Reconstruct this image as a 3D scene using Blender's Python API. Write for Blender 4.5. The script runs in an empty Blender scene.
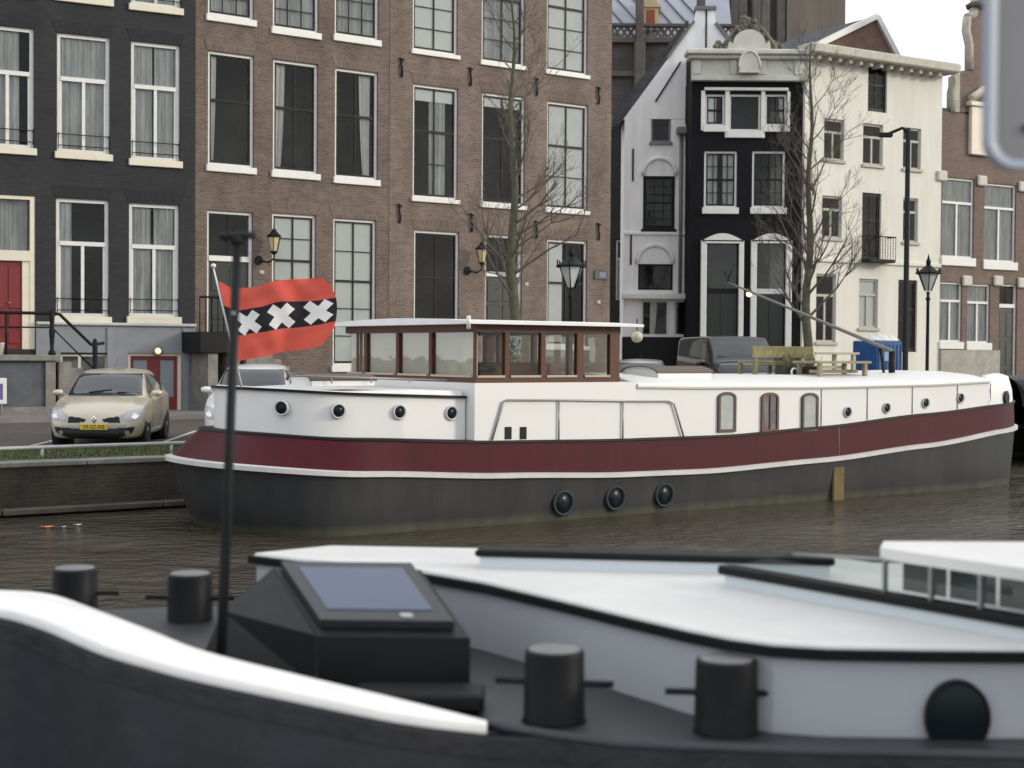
import bpy, math, random
from mathutils import Vector, Matrix
from mathutils.bvhtree import BVHTree
R = math.radians; PI = math.pi
rnd = random.Random(7)
sc = bpy.context.scene
COL = sc.collection

# ------------------------------------------------------------------ camera model
FPX = 1480.0; CZ = 2.8
_p = math.atan((384 - 352) / FPX); _r = R(0.4)
_f = Vector((0, math.cos(_p), -math.sin(_p))); _u0 = Vector((0, math.sin(_p), math.cos(_p))); _r0 = Vector((1, 0, 0))
_rt = _r0 * math.cos(_r) + _u0 * math.sin(_r); _up = _u0 * math.cos(_r) - _r0 * math.sin(_r)
CAMP = Vector((0, 0, CZ))
def ray(px, py): return _f + _rt * ((px - 512) / FPX) - _up * ((py - 384) / FPX)
def atY(px, py, Y):
    d = ray(px, py); return CAMP + d * (Y / d.y)
def atZ(px, py, z):
    d = ray(px, py); return CAMP + d * ((z - CZ) / d.z)
class Frame:                       # a vertical plane family: origin, heading angle; local (u, v, z)
    def __init__(s, x, y, z, deg):
        s.o = Vector((x, y, z)); s.deg = deg; a = R(deg)
        s.u = Vector((math.cos(a), math.sin(a), 0)); s.v = Vector((-math.sin(a), math.cos(a), 0))
    def hit(s, px, py, v=0.0):     # returns local (u, z) where the sight line meets the plane v = const
        d = ray(px, py); p0 = s.o + s.v * v
        t = (p0 - CAMP).dot(s.v) / d.dot(s.v); p = CAMP + d * t - s.o
        return p.dot(s.u), p.z
    def w(s, u, v, z=0): return s.o + s.u * u + s.v * v + Vector((0, 0, z))
    def loc(s, p):
        q = Vector(p) - s.o; return q.dot(s.u), q.dot(s.v), q.z

# ------------------------------------------------------------------ materials
def nodes(m):
    m.use_nodes = True; nt = m.node_tree; return nt, nt.nodes, nt.links
_mc = {}
def mat(name, col, rough=.6, metal=0, noise=0.0, nscale=3, bump=0.0, bscale=40, spec=.5, streak=0.0, coat=0):
    if name in _mc: return _mc[name]
    m = bpy.data.materials.new(name); nt, N, L = nodes(m)
    b = N['Principled BSDF']; b.inputs['Base Color'].default_value = (*col, 1)
    b.inputs['Roughness'].default_value = rough; b.inputs['Metallic'].default_value = metal
    b.inputs['Specular IOR Level'].default_value = spec
    b.inputs['Coat Weight'].default_value = coat
    tc = N.new('ShaderNodeTexCoord')
    if noise:
        n = N.new('ShaderNodeTexNoise'); n.inputs['Scale'].default_value = nscale; n.inputs['Detail'].default_value = 8
        n.inputs['Roughness'].default_value = .65
        src = tc.outputs['Object']
        if streak:
            mp = N.new('ShaderNodeMapping'); mp.inputs['Scale'].default_value = (streak, streak, .25)
            L.new(src, mp.inputs[0]); src = mp.outputs[0]
        L.new(src, n.inputs['Vector'])
        cr = N.new('ShaderNodeMapRange'); cr.inputs[1].default_value = .3; cr.inputs[2].default_value = .7
        cr.inputs[3].default_value = 1 - noise; cr.inputs[4].default_value = 1 + noise
        L.new(n.outputs['Fac'], cr.inputs[0])
        mx = N.new('ShaderNodeVectorMath'); mx.operation = 'SCALE'; mx.inputs[0].default_value = col
        L.new(cr.outputs[0], mx.inputs['Scale']); L.new(mx.outputs[0], b.inputs['Base Color'])
        rr = N.new('ShaderNodeMapRange'); rr.inputs[3].default_value = max(.02, rough - .08); rr.inputs[4].default_value = min(1, rough + .1)
        L.new(n.outputs['Fac'], rr.inputs[0]); L.new(rr.outputs[0], b.inputs['Roughness'])
    if bump:
        n2 = N.new('ShaderNodeTexNoise'); n2.inputs['Scale'].default_value = bscale; n2.inputs['Detail'].default_value = 4
        L.new(tc.outputs['Object'], n2.inputs['Vector'])
        bp = N.new('ShaderNodeBump'); bp.inputs['Strength'].default_value = bump; bp.inputs['Distance'].default_value = .02
        L.new(n2.outputs['Fac'], bp.inputs['Height']); L.new(bp.outputs[0], b.inputs['Normal'])
    _mc[name] = m; return m
def brick(name, c1, c2, mortar, rough=.85, big=.25, w=.22, h=.066, ms=.012, soot=.0):
    m = bpy.data.materials.new(name); nt, N, L = nodes(m); b = N['Principled BSDF']; b.inputs['Roughness'].default_value = rough
    tc = N.new('ShaderNodeTexCoord'); sx = N.new('ShaderNodeSeparateXYZ'); L.new(tc.outputs['Object'], sx.inputs[0])
    ad = N.new('ShaderNodeMath'); L.new(sx.outputs[0], ad.inputs[0]); L.new(sx.outputs[1], ad.inputs[1])
    cx = N.new('ShaderNodeCombineXYZ'); L.new(ad.outputs[0], cx.inputs[0]); L.new(sx.outputs[2], cx.inputs[1])
    br = N.new('ShaderNodeTexBrick'); L.new(cx.outputs[0], br.inputs['Vector'])
    br.inputs['Color1'].default_value = (*c1, 1); br.inputs['Color2'].default_value = (*c2, 1); br.inputs['Mortar'].default_value = (*mortar, 1)
    br.inputs['Scale'].default_value = 1; br.inputs['Brick Width'].default_value = w; br.inputs['Row Height'].default_value = h
    br.inputs['Mortar Size'].default_value = ms; br.inputs['Bias'].default_value = 0
    n = N.new('ShaderNodeTexNoise'); n.inputs['Scale'].default_value = .9; n.inputs['Detail'].default_value = 9; n.inputs['Roughness'].default_value = .7
    mp = N.new('ShaderNodeMapping'); mp.inputs['Scale'].default_value = (1, 1, .6); L.new(tc.outputs['Object'], mp.inputs[0]); L.new(mp.outputs[0], n.inputs['Vector'])
    mr = N.new('ShaderNodeMapRange'); mr.inputs[1].default_value = .3; mr.inputs[2].default_value = .7; mr.inputs[3].default_value = 1 - big; mr.inputs[4].default_value = 1 + big
    L.new(n.outputs['Fac'], mr.inputs[0])
    vm = N.new('ShaderNodeVectorMath'); vm.operation = 'SCALE'; L.new(br.outputs['Color'], vm.inputs[0]); L.new(mr.outputs[0], vm.inputs['Scale'])
    L.new(vm.outputs[0], b.inputs['Base Color'])
    bp = N.new('ShaderNodeBump'); bp.inputs['Strength'].default_value = .5; bp.inputs['Distance'].default_value = .01; bp.invert = True
    L.new(br.outputs['Fac'], bp.inputs['Height']); L.new(bp.outputs[0], b.inputs['Normal'])
    return m
def glass(name, tint=(.8, .83, .82), wob=.006, rough=.02, ior=1.5, wscale=1.2, fm=.6):
    m = bpy.data.materials.new(name); nt, N, L = nodes(m); N.remove(N['Principled BSDF']); out = N['Material Output']
    tr = N.new('ShaderNodeBsdfTransparent'); tr.inputs[0].default_value = (*tint, 1)
    gl = N.new('ShaderNodeBsdfGlossy'); gl.inputs['Roughness'].default_value = rough
    fr = N.new('ShaderNodeFresnel'); fr.inputs[0].default_value = ior
    mu = N.new('ShaderNodeMath'); mu.operation = 'MULTIPLY'; mu.inputs[1].default_value = fm; mu.use_clamp = True
    L.new(fr.outputs[0], mu.inputs[0])
    mx = N.new('ShaderNodeMixShader'); L.new(mu.outputs[0], mx.inputs[0]); L.new(tr.outputs[0], mx.inputs[1]); L.new(gl.outputs[0], mx.inputs[2])
    L.new(mx.outputs[0], out.inputs[0])
    tc = N.new('ShaderNodeTexCoord'); n = N.new('ShaderNodeTexNoise'); n.inputs['Scale'].default_value = wscale; n.inputs['Detail'].default_value = 3
    L.new(tc.outputs['Object'], n.inputs['Vector'])
    bp = N.new('ShaderNodeBump'); bp.inputs['Strength'].default_value = 1; bp.inputs['Distance'].default_value = wob
    L.new(n.outputs['Fac'], bp.inputs['Height']); L.new(bp.outputs[0], gl.inputs['Normal'])
    return m
WHITE = mat('white_paint', (.72, .72, .69), .45, noise=.06, nscale=4)
CREAM = mat('cream_paint', (.72, .67, .54), .5, noise=.07, nscale=3)
BWHITE = mat('boat_white_paint', (.76, .76, .745), .42, noise=.02, nscale=1.2)
BLACK = mat('black_paint', (.010, .011, .012), .5, noise=.2, nscale=8, spec=.2)
IRON = mat('black_iron', (.010, .011, .013), .55, noise=.25, nscale=12, spec=.2)
SASH = mat('black_sash', (.012, .014, .014), .5, spec=.2)
GLASS = glass('window_glass', (.94, .96, .95), fm=.68)
GLASSB = glass('boat_window_glass', (.92, .93, .91), .004, fm=.35)
CGLASS = glass('car_glass', (.3, .33, .34), .0, ior=1.7)
DGLASS = mat('dark_port_glass', (.008, .014, .016), .25, spec=.15)
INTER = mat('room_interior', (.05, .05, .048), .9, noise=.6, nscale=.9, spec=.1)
CURT = mat('curtain_fabric', (.62, .61, .57), .9, noise=.12, nscale=9, streak=1.5)
SHEER = mat('sheer_curtain', (.46, .47, .46), .9, noise=.35, nscale=3, streak=1.5)
BLIND = mat('roller_blind', (.86, .87, .84), .85, noise=.06, nscale=1.5)
MAHOG = mat('varnished_mahogany', (.095, .034, .017), .4, noise=.3, nscale=6, streak=5, spec=.3)
STONE = mat('worn_stone', (.22, .21, .19), .85, noise=.3, nscale=3, bump=.3)
DSTONE = mat('dark_stone', (.095, .085, .075), .9, noise=.35, nscale=1.1, bump=.3)
REDDOOR = mat('red_door_paint', (.19, .018, .02), .4, noise=.15, nscale=5)

# ------------------------------------------------------------------ mesh builder
class MB:
    def __init__(s): s.v = []; s.f = []; s.m = []; s.sm = []
    def add(s, vs, fs, mi=0, smooth=False):
        n = len(s.v); s.v += [tuple(v) for v in vs]
        for f in fs: s.f.append(tuple(i + n for i in f)); s.m.append(mi); s.sm.append(smooth)
        return s
    def box(s, x0, x1, y0, y1, z0, z1, mi=0, M=None):
        vs = [(x, y, z) for x in (x0, x1) for y in (y0, y1) for z in (z0, z1)]
        if M: vs = [M @ Vector(v) for v in vs]
        return s.add(vs, [(0, 1, 3, 2), (4, 6, 7, 5), (0, 4, 5, 1), (2, 3, 7, 6), (0, 2, 6, 4), (1, 5, 7, 3)], mi)
    def bbox(s, x0, x1, y0, y1, z0, z1, b=.01, mi=0, M=None):   # chamfered box
        def ring(z, i): return [(x0 + i, y0, z), (x1 - i, y0, z), (x1, y0 + i, z), (x1, y1 - i, z), (x1 - i, y1, z), (x0 + i, y1, z), (x0, y1 - i, z), (x0, y0 + i, z)]
        def shr(r): 
            cx, cy = (x0 + x1) / 2, (y0 + y1) / 2
            kx = 1 - 2 * b / max(x1 - x0, 1e-6); ky = 1 - 2 * b / max(y1 - y0, 1e-6)
            return [(cx + (x - cx) * kx, cy + (y - cy) * ky, z) for x, y, z in r]
        rs = [shr(ring(z0, b)), ring(z0 + b, b), ring(z1 - b, b), shr(ring(z1, b))]
        vs = [p for r in rs for p in r]
        if M: vs = [M @ Vector(v) for v in vs]
        fs = [tuple(range(7, -1, -1)), tuple(range(24, 32))]
        for k in range(3):
            for i in range(8): j = (i + 1) % 8; fs.append((k * 8 + i, k * 8 + j, k * 8 + 8 + j, k * 8 + 8 + i))
        return s.add(vs, fs, mi)
    def tube(s, pts, r, n=8, mi=0, smooth=True, closed=False, cap=True):
        pts = [Vector(p) for p in pts]; k = len(pts); rs = r if isinstance(r, (list, tuple)) else [r] * k
        vs = []; prev = None
        for i, p in enumerate(pts):
            a = pts[i - 1] if (i > 0 or closed) else p; b = pts[(i + 1) % k] if (i < k - 1 or closed) else p
            d = (b - a).normalized()
            if prev is None:
                x = d.orthogonal().normalized()
            else:
                x = (prev - d * prev.dot(d)); x = x.normalized() if x.length > 1e-6 else d.orthogonal().normalized()
            prev = x; y = d.cross(x)
            for j in range(n): a_ = 2 * PI * j / n; vs.append(p + (x * math.cos(a_) + y * math.sin(a_)) * rs[i])
        fs = []
        for i in range(k if closed else k - 1):
            for j in range(n):
                j2 = (j + 1) % n; i2 = (i + 1) % k
                fs.append((i * n + j, i * n + j2, i2 * n + j2, i2 * n + j))
        s.add(vs, fs, mi, smooth)
        if cap and not closed:
            b0 = len(s.v) - k * n
            s.f.append(tuple(b0 + j for j in range(n - 1, -1, -1))); s.m.append(mi); s.sm.append(False)
            s.f.append(tuple(b0 + (k - 1) * n + j for j in range(n))); s.m.append(mi); s.sm.append(False)
        return s
    def lathe(s, prof, n=24, M=None, mi=0, smooth=True, cap=True):   # prof: (r, z)
        vs = []
        for r_, z in prof:
            for j in range(n): a = 2 * PI * j / n; vs.append((r_ * math.cos(a), r_ * math.sin(a), z))
        if M: vs = [M @ Vector(v) for v in vs]
        fs = [(i * n + j, i * n + (j + 1) % n, (i + 1) * n + (j + 1) % n, (i + 1) * n + j) for i in range(len(prof) - 1) for j in range(n)]
        s.add(vs, fs, mi, smooth)
        if cap:
            b0 = len(s.v) - len(prof) * n
            s.f.append(tuple(b0 + j for j in range(n - 1, -1, -1))); s.m.append(mi); s.sm.append(False)
            s.f.append(tuple(b0 + (len(prof) - 1) * n + j for j in range(n))); s.m.append(mi); s.sm.append(False)
        return s
    def prism(s, poly, a0, a1, axis='z', mi=0, M=None):     # extrude a 2-D polygon
        def P(p, a):
            if axis == 'z': return (p[0], p[1], a)
            if axis == 'y': return (p[0], a, p[1])
            return (a, p[0], p[1])
        n = len(poly); vs = [P(p, a0) for p in poly] + [P(p, a1) for p in poly]
        if M: vs = [M @ Vector(v) for v in vs]
        fs = [tuple(range(n - 1, -1, -1)), tuple(range(n, 2 * n))] + [(i, (i + 1) % n, n + (i + 1) % n, n + i) for i in range(n)]
        return s.add(vs, fs, mi)
    def grid(s, P, mi=0, smooth=True, mfun=None):
        a = len(P); b = len(P[0]); n0 = len(s.v); s.v += [tuple(p) for r_ in P for p in r_]
        for i in range(a - 1):
            for j in range(b - 1):
                s.f.append((n0 + i * b + j, n0 + (i + 1) * b + j, n0 + (i + 1) * b + j + 1, n0 + i * b + j + 1))
                s.m.append(mfun(i, j) if mfun else mi); s.sm.append(smooth)
        return s
    def mesh(s, name, mats):
        me = bpy.data.meshes.new(name); me.from_pydata(s.v, [], s.f); 
        for m in (mats if isinstance(mats, (list, tuple)) else [mats]): me.materials.append(m)
        me.polygons.foreach_set('material_index', s.m); me.polygons.foreach_set('use_smooth', s.sm)
        me.update(); return me
    def build(s, name, mats, parent=None, loc=(0, 0, 0), rot=(0, 0, 0)):
        o = bpy.data.objects.new(name, s.mesh(name, mats)); COL.objects.link(o); o.location = loc; o.rotation_euler = rot
        if parent: o.parent = parent
        return o
def thing(name, label, cat, loc=(0, 0, 0), rz=0, group=None):
    o = bpy.data.objects.new(name, None); COL.objects.link(o); o.empty_display_size = .2
    o.location = loc; o.rotation_euler = (0, 0, R(rz)); o['label'] = label; o['category'] = cat
    if group: o['group'] = group
    return o
def tag(o, label, cat, group=None):
    o['label'] = label; o['category'] = cat
    if group: o['group'] = group
    return o
def struct(o, kind='structure'): o['kind'] = kind; return o
def copy_tree(o, parent=None):
    c = o.copy(); COL.objects.link(c); c.parent = parent
    for ch in [x for x in bpy.data.objects if x.parent == o]: copy_tree(ch, c)
    return c
def T(x, y, z): return Matrix.Translation((x, y, z))
def RX(a): return Matrix.Rotation(R(a), 4, 'X')
def RY(a): return Matrix.Rotation(R(a), 4, 'Y')
def RZ(a): return Matrix.Rotation(R(a), 4, 'Z')
def lerp(tab, x):
    if x <= tab[0][0]: return tab[0][1]
    for (a, b), (c, d) in zip(tab, tab[1:]):
        if x <= c:
            t = (x - a) / (c - a); t = t * t * (3 - 2 * t) * .5 + t * .5; return b + (d - b) * t
    return tab[-1][1]
def textmesh(txt, size, name, m, parent, M, ext=.002):
    c = bpy.data.curves.new(name, 'FONT'); c.body = txt; c.size = size; c.align_x = 'CENTER'; c.align_y = 'CENTER'; c.extrude = ext
    t = bpy.data.objects.new(name + '_tmp', c); COL.objects.link(t)
    bpy.context.view_layer.update()
    me = bpy.data.meshes.new_from_object(t.evaluated_get(bpy.context.evaluated_depsgraph_get()))
    bpy.data.objects.remove(t); me.transform(M); me.materials.clear(); me.materials.append(m)
    o = bpy.data.objects.new(name, me); COL.objects.link(o); o.parent = parent; return o

# ------------------------------------------------------------------ world, sun
SUN_AZ = Vector((.985, -.17, 0)).normalized(); SUN_EL = 17
w = bpy.data.worlds.new('World'); sc.world = w; w.use_nodes = True; N = w.node_tree.nodes; L = w.node_tree.links
bg = N['Background']; sky = N.new('ShaderNodeTexSky'); sky.sky_type = 'NISHITA'; sky.sun_disc = False
sky.sun_elevation = R(SUN_EL); sky.sun_rotation = math.atan2(SUN_AZ.x, SUN_AZ.y); sky.dust_density = 3; sky.air_density = 1
tc = N.new('ShaderNodeTexCoord'); n = N.new('ShaderNodeTexNoise'); n.inputs['Scale'].default_value = 2.2; n.inputs['Detail'].default_value = 6
mp = N.new('ShaderNodeMapping'); mp.inputs['Scale'].default_value = (1, 1, 2.5); L.new(tc.outputs['Generated'], mp.inputs[0]); L.new(mp.outputs[0], n.inputs['Vector'])
cr = N.new('ShaderNodeValToRGB'); L.new(n.outputs['Fac'], cr.inputs[0])
cr.color_ramp.elements[0].position = .32; cr.color_ramp.elements[0].color = (8.3, 8.7, 9.4, 1)
cr.color_ramp.elements[1].position = .66; cr.color_ramp.elements[1].color = (11.5, 11.6, 11.8, 1)
mx = N.new('ShaderNodeMix'); mx.data_type = 'RGBA'; mx.inputs[0].default_value = .93
L.new(sky.outputs[0], mx.inputs[6]); L.new(cr.outputs[0], mx.inputs[7]); L.new(mx.outputs[2], bg.inputs[0]); bg.inputs[1].default_value = .1
sl = bpy.data.lights.new('sun', 'SUN'); sl.energy = 1.5; sl.angle = R(10); sl.color = (1, .9, .74)
so = bpy.data.objects.new('sun', sl); COL.objects.link(so)
sd = Vector((SUN_AZ.x * math.cos(R(SUN_EL)), SUN_AZ.y * math.cos(R(SUN_EL)), math.sin(R(SUN_EL))))
so.rotation_euler = sd.to_track_quat('Z', 'Y').to_euler(); so.location = (30, -20, 30)
cd = bpy.data.cameras.new('camera'); cd.sensor_width = 36; cd.lens = FPX / 1024 * 36; cd.clip_end = 3000; cd.clip_start = .05
cd.dof.use_dof = True; cd.dof.focus_distance = 23; cd.dof.aperture_fstop = 2.5
co = bpy.data.objects.new('camera', cd); COL.objects.link(co); sc.camera = co
co.matrix_world = Matrix(((_rt.x, _up.x, -_f.x, 0), (_rt.y, _up.y, -_f.y, 0), (_rt.z, _up.z, -_f.z, CZ), (0, 0, 0, 1)))
vs = sc.view_settings; sc.display_settings.display_device = 'sRGB'; vs.view_transform = 'Standard'; vs.look = 'None'; vs.exposure = .28; vs.gamma = 1
sc.cycles.use_denoising = True; sc.cycles.max_bounces = 8; sc.cycles.transparent_max_bounces = 12; sc.cycles.caustics_reflective = False; sc.cycles.caustics_refractive = False

# ------------------------------------------------------------------ setting
SZ = .9                                             # street level above the water
Q = Frame(-8.5, 24.5, 0, 35.5)                      # quay edge: u along, v inland
def water_mat():
    m = bpy.data.materials.new('canal_water'); nt, N, L = nodes(m); b = N['Principled BSDF']
    b.inputs['Base Color'].default_value = (.056, .046, .032, 1); b.inputs['Roughness'].default_value = .1; b.inputs['IOR'].default_value = 1.33
    tc = N.new('ShaderNodeTexCoord')
    def nz(sc_, sx, sy, det=4):
        mp = N.new('ShaderNodeMapping'); mp.inputs['Scale'].default_value = (sx, sy, 1); mp.inputs['Rotation'].default_value = (0, 0, R(12))
        L.new(tc.outputs['Object'], mp.inputs[0]); n = N.new('ShaderNodeTexNoise'); n.inputs['Scale'].default_value = sc_; n.inputs['Detail'].default_value = det
        L.new(mp.outputs[0], n.inputs['Vector']); return n.outputs['Fac']
    a = nz(2.6, 1, 1.3, 6); c = nz(.3, 1, 1, 2); d = nz(7, 1, 1.1, 4)
    m1 = N.new('ShaderNodeMath'); m1.operation = 'MULTIPLY_ADD'; m1.inputs[1].default_value = .5; L.new(d, m1.inputs[0]); L.new(a, m1.inputs[2])
    mr = N.new('ShaderNodeMapRange'); mr.inputs[1].default_value = .38; mr.inputs[2].default_value = .62; mr.inputs[3].default_value = .35; mr.inputs[4].default_value = 1.5; L.new(c, mr.inputs[0])
    m2 = N.new('ShaderNodeMath'); m2.operation = 'MULTIPLY'; L.new(m1.outputs[0], m2.inputs[0]); L.new(mr.outputs[0], m2.inputs[1])
    bp = N.new('ShaderNodeBump'); bp.inputs['Strength'].default_value = 1; bp.inputs['Distance'].default_value = .2
    L.new(m2.outputs[0], bp.inputs['Height']); L.new(bp.outputs[0], b.inputs['Normal'])
    return m
struct(MB().add([(-300, -60, 0), (300, -60, 0), (300, 300, 0), (-300, 300, 0)], [(0, 1, 2, 3)]).build('water', water_mat()))
ASPH = mat('brick_paving', (.085, .072, .064), .85, noise=.3, nscale=2.2, bump=.4, bscale=60)
FLAG = mat('pavement_flags', (.2, .19, .175), .85, noise=.2, nscale=2, bump=.2)
def qbox(name, u0, u1, v0, v1, z0, z1, m, parent=None):
    return MB().box(u0, u1, v0, v1, z0, z1).build(name, m, parent, tuple(Q.o), (0, 0, R(Q.deg)))
struct(qbox('street', -40, 200, .9, 16.0, -.5, SZ, ASPH))
struct(qbox('ground', -200, 400, 16.0, 300, -.5, SZ + .02, FLAG))
struct(qbox('pavement', -40, 200, 13.2, 16.6, SZ - .2, SZ + .12, FLAG))
# parking bay lines
bl = MB()
for k in range(14):
    u = -6.9 + k * 2.75
    M = Matrix.Translation((u, 3.3, 0)) @ RZ(-32)
    bl.box(-.05, .05, 0, 5.0, SZ + .004, SZ + .008, M=M)
bl.box(-12, 30, 3.30, 3.36, SZ + .009, SZ + .012)
struct(bl.build('bay_markings', mat('worn_line_paint', (.5, .5, .47), .8, noise=.3, nscale=10), None, tuple(Q.o), (0, 0, R(Q.deg))))
# quay wall
QB = brick('quay_brick', (.062, .05, .036), (.038, .032, .025), (.055, .052, .04), .9, .6)
qw = thing('quay_wall', 'dark mossy brick quay wall with stone coping along the canal', 'quay wall', tuple(Q.o), Q.deg)
MB().box(-40, 200, .05, .9, -1, SZ - .09).build('wall', QB, qw)
cb = MB()
for k in range(-26, 130): cb.bbox(k * 1.5 + .01, k * 1.5 + 1.49, 0, .48, SZ - .09, SZ, .015)
cb.build('coping', mat('coping_stone', (.22, .215, .19), .85, noise=.35, nscale=2, bump=.4), qw)
lb = MB()
for k in range(-14, 60): lb.bbox(k * 2.8 + .01, k * 2.8 + 2.79, -.22, .05, .03, .14, .02)
lb.build('timber_ledge', mat('wet_timber', (.085, .075, .06), .6, noise=.4, nscale=3), qw)
# grass
gb = MB()
gb.box(-40, 60, .48, 3.25, SZ - .3, SZ + .01)
for i in range(26000):
    u = rnd.uniform(-8, 22); v = .5 + rnd.random() ** 1.0 * 2.7
    h = rnd.uniform(.03, .09) * (1.3 if rnd.random() < .1 else 1); a = rnd.uniform(0, PI); dx = math.cos(a) * .012; dy = math.sin(a) * .012; lx = rnd.uniform(-.03, .03); ly = rnd.uniform(-.03, .03)
    gb.add([(u - dx, v - dy, SZ), (u + dx, v + dy, SZ), (u + lx, v + ly, SZ + h)], [(0, 1, 2)], 0 if rnd.random() < .62 else 1)
struct(gb.build('grass', [mat('grass_green', (.062, .085, .028), .9, noise=.6, nscale=2), mat('grass_dry', (.13, .12, .05), .9)], None, tuple(Q.o), (0, 0, R(Q.deg))), 'stuff')
# low tube rail
rl = thing('quay_rail', 'low galvanised tube rail on short posts along the grassy quay edge', 'railing', tuple(Q.o), Q.deg)
GALV = mat('galvanised_tube', (.42, .43, .42), .5, .3, noise=.2, nscale=6)
MB().tube([(-20, .55, SZ + .2), (14, .55, SZ + .2)], .035, 8).build('rail', GALV, rl)
for k in range(-8, 6): MB().tube([(k * 2.35 + .9, .55, SZ - .02), (k * 2.35 + .9, .55, SZ + .2)], .03, 8).build('post', GALV, rl)
# near quay under the viewer
struct(MB().box(-40, 40, -30, 2.2, -1, 1.1).build('near_quay', STONE))
# floating litter
for px, py, c, nm, lab, s_ in ((48, 527, (.7, .25, .1), 'floating_leaf', 'orange brown leaf floating in the canal below the quay', .13), (64, 527, (.5, .5, .48), 'floating_cup', 'small crumpled white cup floating beside the orange leaf', .06), (78, 525, (.6, .6, .58), 'floating_wrapper', 'pale wrapper floating flat on the water, rightmost of the litter', .09)):
    p = atZ(px, py, 0); m_ = MB(); P = []
    for i in range(7):
        r_ = []
        for j in range(7):
            x = (i / 6 - .5) * 2; y = (j / 6 - .5) * 2; k = 1 - .35 * max(abs(x), abs(y)) ** 2 * (x * x + y * y) / 2
            r_.append((x * s_ * k, y * s_ * .6 * k, .008 + .005 * math.sin(x * 4 + y * 2) + .006 * (1 - abs(y))))
        P.append(r_)
    m_.grid(P); o = m_.build(nm, mat(nm + '_mat', c, .7, noise=.3, nscale=30), None, tuple(p)); tag(o, lab, 'litter')

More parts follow.
